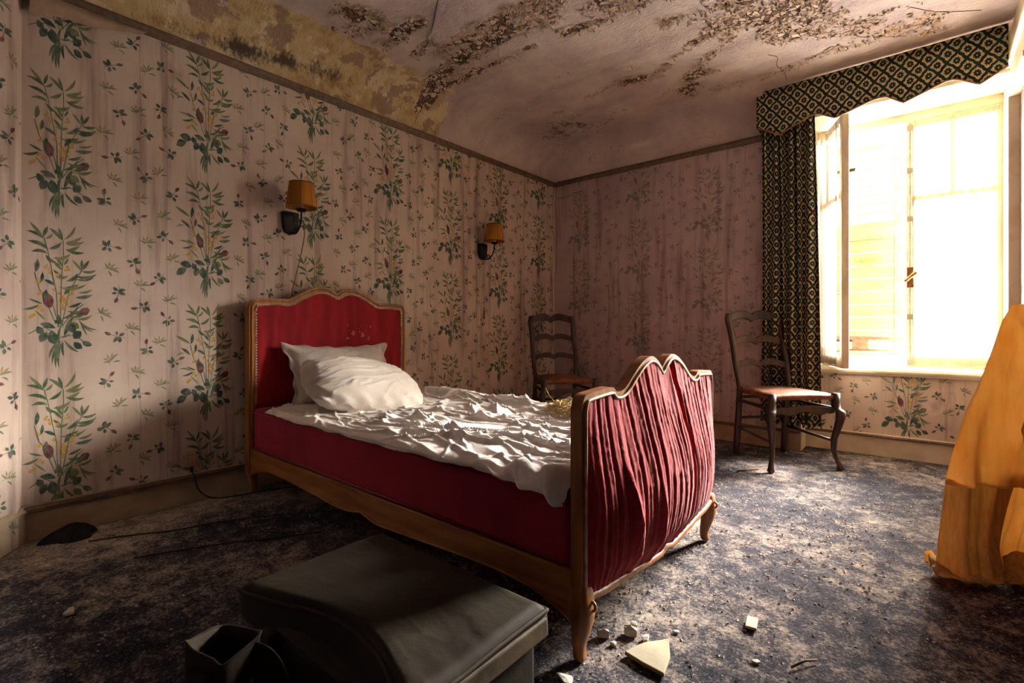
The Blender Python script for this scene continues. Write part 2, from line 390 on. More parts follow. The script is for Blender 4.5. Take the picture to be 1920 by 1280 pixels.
def m_ceiling():
    m, nt, b = newmat('peeling_ceiling_paint')
    v = coords(nt)
    pe = N(nt, 'Attribute', attribute_name='peel'); ba = N(nt, 'Attribute', attribute_name='bare'); mo = N(nt, 'Attribute', attribute_name='mould_shade')
    fine = noise(nt, coords(nt, (1, 1.8, 1)), 34, 7, 0.68); mid = noise(nt, v, 3, 6, 0.6)
    paint = ramp(nt, mid, [(0.36, lin(196, 177, 176)), (0.62, lin(222, 206, 198))])
    stain = noise(nt, coords(nt, (0.8, 2, 1)), 1.5, 5, 0.6)
    paint = mixc(nt, ramp(nt, stain, [(0.52, (0, 0, 0, 1)), (0.72, (0.55, 0.55, 0.55, 1))]), paint, lin(132, 110, 118))
    bare = ramp(nt, noise(nt, v, 9, 7, 0.65), [(0.3, lin(166, 132, 92)), (0.5, lin(204, 178, 132)), (0.7, lin(220, 204, 170))])
    bare = mixc(nt, ramp(nt, noise(nt, v, 5.5, 8, 0.65), [(0.53, (0, 0, 0, 1)), (0.555, (0.85, 0.85, 0.85, 1))]), bare, lin(228, 210, 178))
    bare = mixc(nt, ramp(nt, noise(nt, coords(nt, (1.3, 1, 1), (0.4, 0.2, 0)), 4.3, 8, 0.65), [(0.555, (0, 0, 0, 1)), (0.58, (0.8, 0.8, 0.8, 1))]), bare, lin(150, 122, 108))
    bm = (E(ba.outputs['Fac']) + (E(noise(nt, v, 7, 6, 0.6)) - 0.5) * 0.9)
    col = mixc(nt, ramp(nt, bm, [(0.48, (0, 0, 0, 1)), (0.51, (1, 1, 1, 1))]), paint, bare)
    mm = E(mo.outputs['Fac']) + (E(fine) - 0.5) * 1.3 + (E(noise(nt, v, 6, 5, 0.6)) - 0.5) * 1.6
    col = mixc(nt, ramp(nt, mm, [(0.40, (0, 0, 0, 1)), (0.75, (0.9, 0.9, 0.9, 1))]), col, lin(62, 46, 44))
    dn = N(nt, 'TexNoise'); dn.inputs['Scale'].default_value = 22; dn.inputs['Detail'].default_value = 4; nt.links.new(v, dn.inputs['Vector'])
    wv_ = N(nt, 'Mix', data_type='RGBA', blend_type='ADD'); wv_.inputs[0].default_value = 0.06; nt.links.new(v, wv_.inputs[6]); nt.links.new(dn.outputs['Color'], wv_.inputs[7])
    vo = N(nt, 'TexVoronoi', feature='DISTANCE_TO_EDGE'); vo.inputs['Scale'].default_value = 30; nt.links.new(wv_.outputs[2], vo.inputs['Vector'])
    v1 = N(nt, 'TexVoronoi', feature='F1'); v1.inputs['Scale'].default_value = 30; nt.links.new(wv_.outputs[2], v1.inputs['Vector'])
    cellr = N(nt, 'SeparateXYZ'); nt.links.new(v1.outputs['Color'], cellr.inputs[0])
    gap = (E(vo.outputs['Distance']) + (E(fine) - 0.5) * 0.30).lt(0.085)              # dark crevices between curled plates
    lost = E(cellr.outputs[0]).gt(0.66)                                               # plates that have dropped
    plate = mixc(nt, lost, ramp(nt, cellr.outputs[1], [(0.0, lin(176, 150, 132)), (1.0, lin(226, 208, 186))]), ramp(nt, noise(nt, v, 60, 4), [(0.35, lin(92, 68, 56)), (0.7, lin(150, 116, 92))]))
    inside = mixc(nt, gap, plate, lin(58, 42, 37))
    pm = E(pe.outputs['Fac']) + (E(fine) - 0.5) * 1.35
    col = mixc(nt, ramp(nt, pm, [(0.47, (0, 0, 0, 1)), (0.52, (1, 1, 1, 1))]), col, inside)
    nt.links.new(col, b.inputs['Base Color']); b.inputs['Roughness'].default_value = 0.85; b.inputs['Specular IOR Level'].default_value = 0.15
    pit = E(noise(nt, coords(nt, (0.8, 1.6, 1), (0, 0, 0.3)), 55, 6, 0.7)) + E.m('MINIMUM', E(pe.outputs['Fac']), 0.4) * 0.55
    col = mixc(nt, ramp(nt, pit, [(0.70, (0, 0, 0, 1)), (0.735, (0.9, 0.9, 0.9, 1))]), col, lin(84, 62, 52))
    st = E.m('SMOOTH_MIN', pm, 0.52, 0.1) * -3.0 + E(fine) * 0.5 + E.m('MINIMUM', bm, 0.52) * -1.0 + gap * pm.gt(0.49) * -0.8 + lost * pm.gt(0.49) * -0.5
    bump(nt, b, st, 0.7, 0.006)
    return m
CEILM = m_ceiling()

# ------------------------------------------------------------------ room
XL, YB, XR = -2.83, 4.0, 0.36
ZR, ZC = 2.285, 2.575

# floor
fx = np.linspace(-3.0, 1.4, 110); fy = np.linspace(-1.3, 4.45, 140); FX, FY = np.meshgrid(fx, fy)
gridmesh('floor', FX, FY, -0.004 * fbm(FX * 3, FY * 3, 5), FLOORM, kind='structure')

# ---- wallpaper print
DG = lin(16, 66, 50)[:3]; MG = lin(56, 88, 58)[:3]; LG = lin(98, 112, 66)[:3]; YE = lin(190, 146, 52)[:3]; RE = lin(92, 18, 36)[:3]; BG = lin(70, 96, 92)[:3]; BR = lin(92, 62, 52)[:3]
def leaf(x0, y0, x1, y1, wd, c, bend=0.0, n=5, peak=0.5):
    dx, dy = x1 - x0, y1 - y0; L = math.hypot(dx, dy); nx, ny = -dy / L, dx / L
    top, bot = [], []
    for i in range(n + 1):
        t = i / n; bx = x0 + dx * t + nx * bend * L * 4 * t * (1 - t); by = y0 + dy * t + ny * bend * L * 4 * t * (1 - t)
        wv = wd * (0.44 if wd > 0.5 and wd < 28 else 0.54 if wd > 1 else 0.5) * (math.sin(PI * t ** (0.7 if peak < 0.5 else 1.0)) ** 0.8 if 0 < t < 1 else 0.04)
        top.append((bx + nx * wv, by + ny * wv)); bot.append((bx - nx * wv, by - ny * wv))
    return ('strip', top, bot, c)
def line(pts, wd, c):
    top, bot = [], []
    for i, p in enumerate(pts):
        a = pts[max(i - 1, 0)]; b = pts[min(i + 1, len(pts) - 1)]; dx, dy = b[0] - a[0], b[1] - a[1]; L = math.hypot(dx, dy) or 1
        top.append((p[0] - dy / L * wd / 2, p[1] + dx / L * wd / 2)); bot.append((p[0] + dy / L * wd / 2, p[1] - dx / L * wd / 2))
    return ('strip', top, bot, c)
def blob(x, y, r, c, n=7, sq=1.0, rot=0.0):
    return ('poly', [(x + r * math.cos(2 * PI * k / n) * math.cos(rot) - r * sq * math.sin(2 * PI * k / n) * math.sin(rot),
                      y + r * math.cos(2 * PI * k / n) * math.sin(rot) + r * sq * math.sin(2 * PI * k / n) * math.cos(rot)) for k in range(n)], c)

def make_bouquet():
    L = []
    stem = lambda *p: L.append(line(p, 5, MG))
    stem((312, 900), (305, 700), (262, 470), (240, 380)); stem((325, 900), (330, 620), (342, 470), (340, 385)); stem((335, 880), (370, 690), (440, 555), (455, 520))
    stem((318, 900), (290, 780), (215, 680), (190, 585)); stem((330, 900), (400, 800), (450, 760)); stem((300, 880), (270, 800), (262, 770))
    for (a, b, c_, d, w_, k) in [
        (238, 380, 165, 295, 20, 0), (238, 385, 150, 348, 20, 0.1), (236, 375, 258, 308, 20, 0), (245, 385, 285, 350, 18, 0.1),
        (262, 445, 155, 406, 24, 0.12), (258, 470, 174, 466, 22, 0.15), (264, 440, 332, 394, 24, 0.12), (340, 385, 264, 318, 22, 0.05),
        (338, 380, 314, 310, 20, 0), (345, 378, 406, 288, 20, 0.1), (352, 395, 442, 352, 24, 0.1), (350, 400, 456, 378, 22, 0.1), (355, 440, 432, 404, 22, 0.1),
        (352, 432, 456, 446, 22, 0.12), (285, 492, 380, 460, 26, 0.15), (300, 520, 248, 478, 22, -0.1), (340, 545, 300, 480, 20, 0), (345, 530, 368, 488, 16, 0),
        (335, 560, 285, 505, 20, 0), (440, 556, 388, 494, 18, 0), (442, 552, 440, 488, 18, 0), (448, 552, 482, 490, 18, 0), (440, 560, 522, 548, 20, 0.12),
        (405, 590, 525, 572, 24, 0.15), (410, 612, 508, 596, 20, 0.08), (355, 625, 420, 572, 24, 0.15), (315, 660, 470, 636, 20, 0.14), (350, 660, 425, 640, 18, 0.1),
        (300, 600, 370, 590, 20, 0.15), (285, 560, 330, 600, 16, 0), (420, 690, 500, 668, 18, 0.1), (190, 575, 82, 516, 24, 0.0), (150, 645, 90, 660, 12, 0.2),
        (205, 770, 108, 748, 14, 0.1), (215, 768, 130, 796, 18, -0.1), (232, 765, 160, 735, 14, 0), (360, 800, 478, 775, 26, 0.22), (410, 850, 500, 825, 22, 0.12),
        (420, 850, 530, 916, 14, 0.15), (425, 860, 505, 930, 12, 0.1), (430, 870, 470, 950, 12, 0), (380, 840, 470, 790, 22, 0.15), (330, 850, 420, 770, 22, 0.15),
        (340, 900, 310, 820, 20, 0), (350, 900, 400, 830, 20, 0), (250, 860, 190, 800, 12, 0)]:
        L.append(leaf(a, b, c_, d, w_, MG if (a + b) % 3 else LG, k))
    for (a, b, c_, d, w_) in [(196, 580, 206, 505, 26), (222, 640, 232, 580, 20), (190, 655, 122, 604, 24), (300, 655, 238, 622, 22), (236, 735, 252, 680, 26), (345, 705, 378, 652, 26), (365, 780, 440, 750, 20)]:
        L.append(leaf(a, b, c_, d, w_, DG, 0.05))
    L.append(leaf(404, 720, 500, 703, 26, BG, 0.06)); L.append(leaf(320, 960, 378, 938, 14, BG, 0.1))
    for (a, b, c_, d, w_) in [(200, 920, 118, 905, 46), (162, 938, 93, 982, 46), (204, 895, 238, 940, 34), (254, 930, 222, 985, 40), (278, 918, 298, 1002, 52),
                              (370, 868, 405, 935, 42), (436, 925, 396, 968, 46), (398, 990, 442, 1030, 36), (444, 985, 497, 1012, 30), (300, 905, 218, 880, 30), (330, 880, 290, 860, 26), (345, 950, 365, 880, 24)]:
        L.append(leaf(a, b, c_, d, w_, DG, 0.05, 6))
    L.append(leaf(380, 870, 425, 905, 44, LG, 0.1)); stem((290, 930), (245, 900), (200, 915), (160, 938)); stem((345, 950), (400, 950), (450, 985))
    for (x, y) in [(255, 540), (262, 560), (245, 552), (365, 540), (372, 556), (355, 560), (213, 640), (208, 628), (222, 700), (212, 706), (295, 668), (288, 680), (340, 718), (332, 730), (348, 735), (325, 745),
                   (385, 690), (396, 680), (402, 664), (390, 700), (375, 705), (178, 835), (190, 828), (170, 842), (205, 790), (216, 782), (330, 768), (342, 776), (352, 750), (360, 762), (392, 842), (400, 850), (320, 700), (270, 580), (310, 590), (366, 730), (230, 800), (338, 790)]:
        L.append(blob(x + random.uniform(-3, 3), y, random.uniform(8, 12), YE, 6))
    L.append(leaf(262, 786, 258, 700, 50, RE, 0.04, 6)); L.append(leaf(425, 812, 484, 792, 44, RE, 0.05, 6)); L.append(leaf(268, 786, 285, 745, 16, RE, 0.1))
    L.append(leaf(240, 740, 250, 680, 24, DG, 0.05))
    for (p) in [((312, 985), (265, 1085)), ((320, 990), (282, 1118)), ((326, 985), (302, 1145)), ((335, 985), (318, 1140)), ((330, 980), (290, 1060)), ((345, 975), (425, 1052)), ((340, 985), (345, 1075)), ((322, 900), (324, 1010)), ((330, 890), (318, 1010))]:
        L.append(leaf(p[0][0], p[0][1], p[1][0], p[1][1], 17, MG if p[1][0] != 345 else DG, 0.08))
    q = []
    for it in L:
        mp = lambda P: [((x - 318) * 0.00060, (1142 - y) * 0.00072) for x, y in P]
        q.append((it[0], mp(it[1]), mp(it[2]), it[3]) if it[0] == 'strip' else ('poly', mp(it[1]), it[2]))
    return q
BOUQ = make_bouquet()
def rosebud():
    L = [line([(0, 0), (0.012, 0.008), (0.022, 0.012)], 0.0018, DG), line([(0, 0), (-0.012, -0.006), (-0.02, -0.016)], 0.0014, DG),
         leaf(0.02, 0.012, 0.044, 0.021, 0.013, RE, 0.05), leaf(0.004, 0.003, -0.008, 0.026, 0.012, DG, 0.1), leaf(0.0, 0, -0.024, 0.012, 0.014, DG, 0.1),
         leaf(-0.002, -0.004, -0.004, -0.026, 0.013, DG, 0.05), leaf(0.006, -0.002, 0.02, -0.012, 0.010, DG, 0.05)]
    return L
def yellowsprig():
    L = [leaf(-0.022, -0.02, 0.024, 0.012, 0.003, LG, 0.1)]
    for a in (20, 55, 95, 130, 160):
        L.append(leaf(0.0, -0.004, 0.032 * math.cos(math.radians(a)), -0.004 + 0.03 * math.sin(math.radians(a)), 0.006, LG if a % 2 else MG, 0.1))
    for k in range(5): L.append(blob(random.uniform(-0.012, 0.012), random.uniform(-0.002, 0.016), 0.0032, YE, 5))
    L.append(leaf(-0.004, -0.012, 0.02, -0.024, 0.006, MG, 0.1)); return L
ROSE, YSP = rosebud(), yellowsprig()

def wallpaper(name, org, ud, nr, u0, u1, z0, z1, cols, mat, period, disp=None, step=0.03, alpha=0.95, seams=(), cracks=(), sprigs=True, keep=None):
    org, ud, nr = np.array(org, float), np.array(ud, float), np.array(nr, float)
    disp = disp or (lambda u, z: 0 * u)
    nu = max(2, int((u1 - u0) / step) + 1); nz = max(2, int((z1 - z0) / step) + 1)
    U, Z = np.meshgrid(np.linspace(u0, u1, nu), np.linspace(z0, z1, nz))
    P = org + U.reshape(-1, 1) * ud + Z.reshape(-1, 1) * np.array([0, 0, 1.0]) + disp(U, Z).reshape(-1, 1) * nr
    V = P.tolist(); F = gridf(nu, nz)
    # keep the face winding towards the normal
    a, b_, c_ = np.array(V[F[0][0]]), np.array(V[F[0][1]]), np.array(V[F[0][2]])
    flip = np.dot(np.cross(b_ - a, c_ - a), nr) < 0
    if flip: F = [f[::-1] for f in F]
    C = [(0.5, 0.4, 0.35, 0.0)] * len(V)
    lvl = [0]
    def emit(item, du, dz, rot=0.0, sc=1.0, al=alpha):
        cs, sn = math.cos(rot) * sc, math.sin(rot) * sc
        pts = item[1] + (item[2] if item[0] == 'strip' else [])
        c = item[-1]; n = len(item[1])
        q = [(du + x * cs - y * sn, dz + x * sn + y * cs) for x, y in pts]
        cu = sum(p[0] for p in q) / len(q); cz = sum(p[1] for p in q) / len(q)
        if not (u0 + 0.005 < min(p[0] for p in q) and max(p[0] for p in q) < u1 - 0.005 and z0 < cz < z1): return
        if keep and not keep(cu, cz): return
        lvl[0] = (lvl[0] + 1) % 16
        k = len(V); off = 0.0008 + lvl[0] * 0.00004
        uu = np.array([p[0] for p in q]); zz = np.clip(np.array([p[1] for p in q]), z0, z1)
        W = org + uu.reshape(-1, 1) * ud + zz.reshape(-1, 1) * np.array([0, 0, 1.0]) + (disp(uu, zz) + off).reshape(-1, 1) * nr
        V.extend(W.tolist()); C.extend([(c[0], c[1], c[2], al)] * len(q))
        if item[0] == 'strip':
            fs = [(k + i, k + i + 1, k + n + i + 1, k + n + i) for i in range(n - 1)]
        else: fs = [tuple(range(k, k + n))]
        for f in fs:
            a, b_, c_ = np.array(V[f[0]]), np.array(V[f[1]]), np.array(V[f[2]])
            F.append(f if np.dot(np.cross(b_ - a, c_ - a), nr) > 0 else f[::-1])
    for ci, (cu, ph) in enumerate(cols):
        for k in range(-2, 6):
            zb = ph + k * 0.636
            if zb > z1 or zb + 0.65 < z0: continue
            for it in BOUQ: emit(it, cu, zb)
        if not sprigs: continue
        for si, fr in enumerate((0.315, 0.5, 0.685)):
            for k in range(-1, 30):
                zz = ph * 0.3 + k * 0.102 + si * 0.037
                uu = cu + period * fr + 0.030 * math.sin(k * 2.4 + si * 2.1 + ci)
                if uu > u1 - 0.04 or zz < z0 or zz > z1: continue
                r = ((k * 7 + si * 5 + 3) % 11) / 11 * 2 * PI
                if (k + si) % 2 == 0:
                    for it in ROSE: emit(it, uu, zz, r, 1.1, alpha * 0.95)
                else:
                    for it in YSP: emit(it, uu, zz, (r % 1.6) - 0.8, 1.15, alpha * 0.8)
    for su in seams:
        zz = np.arange(z0 + 0.02, z1, 0.06)
        emit(line([(su + 0.002 * math.sin(z * 9 + su * 7), z) for z in zz], 0.004, BR), 0, 0, 0, 1, 0.32)
    for cr in cracks: emit(line(cr, 0.006, lin(34, 24, 24)[:3]), 0, 0, 0, 1, 0.85)
    o = mesh(name, V, F, mat, None, False, kind='structure')
    at = o.data.color_attributes.new('print', 'FLOAT_COLOR', 'POINT')
    at.data.foreach_set('color', np.array(C, dtype=np.float32).ravel())
    o.data.polygons.foreach_set('use_smooth', np.ones(len(o.data.polygons), dtype=bool))
    return o

def disp_left(u, z):
    u = np.asarray(u, float); z = np.asarray(z, float)
    near = np.clip((0.75 - u) / 0.5, 0, 1)
    return 0.010 * near * (np.sin(u * 28 + 0.8 * np.sin(z * 2.2)) * 0.6 + fbm(u * 5, z * 1.4, 3) - 0.4) + 0.006 * (fbm(u * 3.2, z * 1.1, 9) - 0.5) + 0.0035 * (fbm(u * 11, z * 1.7, 11, 2) - 0.5)
colsL = [(0.357 + 0.565 * k, 0.069 if k % 2 == 0 else 0.389) for k in range(-2, 7)]
wl = wallpaper('wall_left', (XL, 0, 0), (0, 1, 0), (1, 0, 0), 0.235, YB + 0.015, 0.0, ZR + 0.02, colsL, PAPER, 0.565, disp_left,
               seams=[0.357 + 0.565 * (k + 0.5) for k in range(-1, 7)] + [0.357 + 0.565 * (k + .69) for k in range(0, 6)],
               cracks=[[(3.985, 2.28), (3.97, 2.0), (3.99, 1.75), (3.955, 1.37), (3.97, 1.0), (3.985, 0.6)], [(3.97, 1.0), (3.955, 0.9), (3.965, 0.75), (3.94, 0.6)]])
# canted bit at the left end, then the walls behind the camera
cd = np.array([-0.840, 0.543, 0]); cl = 0.75
c0 = np.array([XL, 0.243, 0]) - cd * cl
wallpaper('wall_front', c0, cd, (0.543, 0.840, 0), 0, cl, 0.0, ZC + .1, [(cl - 0.45, 0.389), (cl + 0.09, 0.069)], PAPER, 0.5, lambda u, z: 0.012 * np.sin(np.asarray(u) * 30) + 0.006)
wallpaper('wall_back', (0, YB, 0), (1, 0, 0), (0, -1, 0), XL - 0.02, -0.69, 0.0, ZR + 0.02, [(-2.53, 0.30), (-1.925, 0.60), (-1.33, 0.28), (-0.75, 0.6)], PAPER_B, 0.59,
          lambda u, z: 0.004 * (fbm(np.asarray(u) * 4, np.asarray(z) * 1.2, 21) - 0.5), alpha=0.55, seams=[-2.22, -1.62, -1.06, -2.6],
          cracks=[[(-2.80, 2.15), (-2.7, 2.14), (-2.6, 2.17), (-2.5, 2.17)], [(-2.80, 2.28), (-2.815, 2.1), (-2.80, 1.8), (-2.81, 1.4)]])
wallpaper('wall_window', (0, 4.2, 0), (1, 0, 0), (0, -1, 0), -0.695, XR + .01, 0.0, 0.56, [(-0.107 - 0.58, 0.42), (-0.107, 0.09), (-0.107 + 0.58, 0.42)], PAPER, 0.565,
          seams=[-0.4, 0.18], keep=lambda u, z: z > 0.15)

sh = MB()                                     # closing shell: reveal, soffit, lintel, right wall beyond the alcove
sh.add([(-0.69, YB, 0), (-0.69, 4.2, 0), (-0.69, 4.2, 2.6), (-0.69, YB, 2.6)], [(0, 1, 2, 3)])
sh.add([(-0.69, 4.2, 0.55), (-0.69, 4.55, 0.55), (-0.69, 4.55, 2.35), (-0.69, 4.2, 2.35)], [(0, 1, 2, 3)])
sh.box((-0.95, 3.995, 2.345), (XR + .05, 4.6, 2.7)); sh.box((-0.75, 4.215, -0.05), (0.5, 4.55, 0.548))
sh.box((-0.95, 4.01, -0.05), (-0.695, 4.7, 2.7))
sh.build('wall_reveal', WHITEP, kind='structure')
fa = MB().box((-7, 4.47, -4), (-0.69, 4.56, 7)).box((0.42, 4.47, -4), (7, 4.56, 7)).box((-0.69, 4.47, -4), (0.42, 4.56, 0.55)).box((-0.69, 4.47, 2.36), (0.42, 4.56, 7))
fa.build('wall_facade', pmat('facade_render', (188, 178, 160), (166, 156, 140), 3, rough=0.9), kind='structure')
b_ = MB().box((XL - .1, YB + 0.025, -0.1), (-0.696, YB + 0.1, 2.8)).box((XL - 0.1, -1.3, -0.1), (XL - 0.03, YB + .1, 2.8))
b_.box((-2.3, -1.3, -.1), (-2.2, -0.16, 2.8)).box((-2.3, -1.3, -.1), (1.4, -1.2, 2.8)).box((1.3, -1.3, -.1), (1.4, 2.2, 2.8))
b_.build('wall_rear', pmat('rear_wall_paper', (104, 90, 92), (82, 70, 74), 4, rough=0.8), kind='structure')

# right wall with its door casing, seen edge-on
rw = MB().box((XR, 3.97, 0), (XR + 0.08, 4.6, 2.6)).box((XR, 2.2, 2.19), (XR + 0.08, 3.97, 2.6)).box((XR, 2.2, 0), (XR + 0.08, 3.44, 2.19)).box((XR + .08, 2.2, 0), (1.4, 2.28, 2.6))
rw.box((XR + 0.075, 3.4, 0), (XR + 0.12, 4.0, 2.3)).box((XR + .08, 2.28, -.05), (XR + .14, 4.6, 2.65)).build('wall_right', CREAM, kind='structure')
dr = MB().box((XR + 0.035, 3.44, 0), (XR + 0.075, 3.97, 2.19)); dr = dr.build('door_1', MAUVE, kind='structure')
bevel(MB().prism([(3.97, 0.0), (3.985, 0), (3.985, 2.215), (3.40, 2.215), (3.40, 2.185), (3.955, 2.185), (3.955, 0)], 'x', XR - 0.012, XR + 0.04).build('trim_3', WHITEP, kind='structure'), 0.003)
bevel(MB().box((XR - 0.02, 2.2, 2.36), (XR + 0.005, 4.2, 2.385)).build('trim_4', WHITEP, kind='structure'), 0.005)

# ceiling with coves
R = ZC - ZR + 0.0
th = np.linspace(0, PI / 2, 26)
xs = np.concatenate([XL + 0.30 * (1 - np.cos(th)), np.arange(XL + 0.31, XR + .02, 0.0095), [0.6, 1.0, 1.4]])
ys = np.concatenate([[-1.3, -0.6, 0.0, 0.25, 0.4, 0.55, 0.7, 0.8], np.arange(0.88, 3.70, 0.0095), (YB - 0.30 * (1 - np.cos(th)))[::-1], [YB + 0.02, YB + 0.5]])
CX, CY = np.meshgrid(xs, ys)
def cove(d): d = np.clip(d, 0, 0.30); return R * (1 - np.sqrt(np.clip(1 - ((0.30 - d) / 0.30) ** 2, 0, 1)))
dL = CX - XL; dB = np.where(CX < -0.9, YB - CY, 9)
dropL, dropB = cove(dL), cove(np.clip(dB, 0, 9))
drop = np.maximum(dropL, dropB); drop = np.where((dropL > 0) & (dropB > 0), np.minimum(R, np.sqrt(dropL ** 2 + dropB ** 2)), drop)
n_s = fbm(CX * 3.2, CY * 7.5, 41, 5); n_f = fbm(CX * 14, CY * 26, 47, 4)
bands = [([(-2.724, 2.283), (-2.246, 2.186), (-1.878, 2.128), (-1.64, 2.168), (-1.483, 2.098)], .10, 1), ([(-2.3, 2.06), (-2.056, 2.045), (-1.567, 2.027)], .09, .95),
         ([(-2.75, 2.33), (-2.258, 2.345), (-1.82, 2.353)], .035, 1.1), ([(-1.597, 2.366), (-1.27, 2.391), (-1.163, 2.424)], .06, .95),
         ([(-1.662, 3.13), (-1.4, 3.16), (-1.19, 2.999), (-0.963, 2.901), (-0.802, 2.846)], .055, 1.0), ([(-1.319, 3.523), (-1.133, 3.21), (-0.993, 3.089), (-0.885, 3.036)], .06, .95),
         ([(-0.95, 2.75), (-0.526, 3.02), (-0.317, 3.317), (0.023, 3.604)], .16, .62), ([(-0.681, 3.139), (-0.446, 3.338)], .10, .7), ([(-2.369, 1.405), (-2.399, 1.622), (-2.536, 1.572)], .10, .95),
         ([(-1.919, 3.123), (-1.57, 3.11)], .05, .75), ([(-2.5, 1.75), (-2.2, 1.78)], .08, .85), ([(-1.35, 2.25), (-0.9, 2.5)], .1, .7), ([(-1.1, 2.62), (-0.7, 2.75)], .06, .7), ([(-2.45, 1.95), (-2.2, 1.9)], .06, .85)]
B = np.zeros_like(CX)
for pts, sg, am in bands:
    dmin = np.full_like(CX, 9.0)
    for (ax, ay), (bx, by) in zip(pts[:-1], pts[1:]):
        t = np.clip(((CX - ax) * (bx - ax) + (CY - ay) * (by - ay)) / ((bx - ax) ** 2 + (by - ay) ** 2), 0, 1)
        dmin = np.minimum(dmin, np.hypot(CX - ax - t * (bx - ax), CY - ay - t * (by - ay)))
    B = np.maximum(B, am * np.exp(-(dmin / sg) ** 2))
n_m = fbm(CX * 7, CY * 15, 53, 3)
peel = np.clip(B * (0.10 + 0.52 * n_s + 0.36 * n_m) + 1.05 * np.maximum(0, n_s - 0.48) + 0.5 * np.maximum(0, n_m - 0.56) + 0.45 * (n_f - 0.5) * (0.3 + B), 0, 1)
cv = np.clip(1 - dL / 0.34, 0, 1)
bare = np.clip(cv * 3, 0, 1) * np.clip((2.85 - CY) / 0.5, 0, 1) * 0.62
mould_shade = np.clip(1 - np.abs(dropL / R - 0.72 + 0.25 * np.clip((CY - 1.05) / .6, -0.6, 1)) / 0.34, 0, 1) * np.exp(-((CY - 1.2) / 0.55) ** 2) * 0.80 * (dL < 0.31)
mould_shade = np.maximum(mould_shade, 0.50 * np.exp(-((CX + 2.3) / .5) ** 2 - ((CY - 3.55) / .35) ** 2))  # back-corner stain, strengthened to paint in the shade of that corner
Z = ZC - drop + np.where(peel > 0.42, 0.004, 0) - 0.008 * np.clip(1 - np.abs(peel - 0.40) / 0.10, 0, 1) * n_f + 0.006 * (fbm(CX * 4, CY * 4, 60) - 0.5)
nv_, nu_ = CX.shape
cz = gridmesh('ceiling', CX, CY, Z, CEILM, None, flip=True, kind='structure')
for nm, ar in (('peel', peel), ('bare', bare), ('mould_shade', mould_shade)):
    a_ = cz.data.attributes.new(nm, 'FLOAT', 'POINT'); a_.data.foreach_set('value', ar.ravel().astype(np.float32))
# curled flakes of paint hanging along the peeled bands
edge = np.argwhere((peel > 0.33) & (peel < 0.62) & (CX > -2.6) & (CX < 0.3) & (CY < 3.8))
fl = MB()
for q in RNG.choice(len(edge), 5500, replace=False):
    j, i = edge[q]; x, y, z = CX[j, i], CY[j, i], Z[j, i]
    L_ = random.uniform(0.006, 0.026); W_ = random.uniform(0.006, 0.02); an = random.gauss(0, 0.7) + (PI / 2 if random.random() < 0.5 else -PI / 2); cu = random.uniform(0.3, 1.3)
    vs = []
    for t in range(4):
        s_ = t / 3; xx = L_ * math.sin(cu * s_) / cu; zz = -L_ * (1 - math.cos(cu * s_)) / cu
        for sd in (-1, 1):
            yy = sd * W_ * 0.5 * (1 - 0.5 * s_ + random.uniform(-.15, .15))
            vs.append((x + xx * math.cos(an) - yy * math.sin(an), y + xx * math.sin(an) + yy * math.cos(an), z - 0.001 + zz))
    fl.add(vs, [(0, 1, 3, 2), (2, 3, 5, 4), (4, 5, 7, 6)])
FLAKE = pmat('paint_flake', (204, 182, 158), (176, 150, 130), 20, rough=0.85)
mesh('paint_flakes', fl.v, fl.f, FLAKE, cz, True, kind='stuff')

CRACKS = [[(-0.76, 3.368), (-0.722, 3.44), (-0.749, 3.542), (-0.73, 3.663), (-0.74, 3.794)], [(-0.557, 3.2), (-0.422, 3.354), (-0.286, 3.525), (-0.095, 3.672)], [(-1.928, 1.694), (-2.123, 1.825), (-2.315, 1.94)], [(-1.523, 2.037), (-1.607, 2.078), (-1.673, 2.093)], [(-0.086, 3.334), (0.044, 3.502), (0.218, 3.632)]]
ck = MB()
for pts in CRACKS: ck.tube([(x, y, ZC - 0.001) for x, y in catmull(pts, 4)], 0.0016, 5)
ck.build('crack', pmat('crack_dark', (60, 44, 38), (84, 62, 52), 30), cz, label='fine dark crack')
# picture rails and skirtings
def moulding(name, p0, p1, nrm, prof, mat):     # prof: (out, z)
    p0, p1, nrm = Vector(p0), Vector(p1), Vector(nrm); n = len(prof)
    v = [p + nrm * a + Vector((0, 0, z)) for p in (p0, p1) for a, z in prof]
    f = [(i, (i + 1) % n, n + (i + 1) % n, n + i) for i in range(n)] + [tuple(range(n - 1, -1, -1)), tuple(range(n, 2 * n))]
    return mesh(name, v, f, mat, kind='structure')
railp = [(-0.01, -0.022), (0.010, -0.022), (0.020, -0.008), (0.024, 0.006), (0.016, 0.012), (0.018, 0.02), (-0.01, 0.022)]
moulding('trim_1', (XL, 0.243, ZR), (XL, YB, ZR), (1, 0, 0), railp, RAILM)
moulding('trim_2', (XL, YB, ZR), (-0.70, YB, ZR), (0, -1, 0), railp, RAILM)
moulding('trim_5', tuple(c0 + np.array([0, 0, ZR])), (XL, 0.243, ZR), (0.543, 0.840, 0), railp, RAILM)
skp = [(-0.01, 0), (0.014, 0), (0.014, 0.118), (0.026, 0.122), (0.026, 0.130), (0.018, 0.138), (0.014, 0.148), (-0.01, 0.148)]
moulding('baseboard_left', (XL, 0.243, 0), (XL, YB, 0), (1, 0, 0), skp, SKIRT)
moulding('baseboard_front', tuple(c0), (XL, 0.243, 0), (0.543, 0.840, 0), skp, SKIRT)
moulding('baseboard_back', (XL, YB, 0), (-0.69, YB, 0), (0, -1, 0), skp, SKIRT)
moulding('baseboard_window', (-0.69, 4.2, 0), (XR, 4.2, 0), (0, -1, 0), skp, WHITEP)
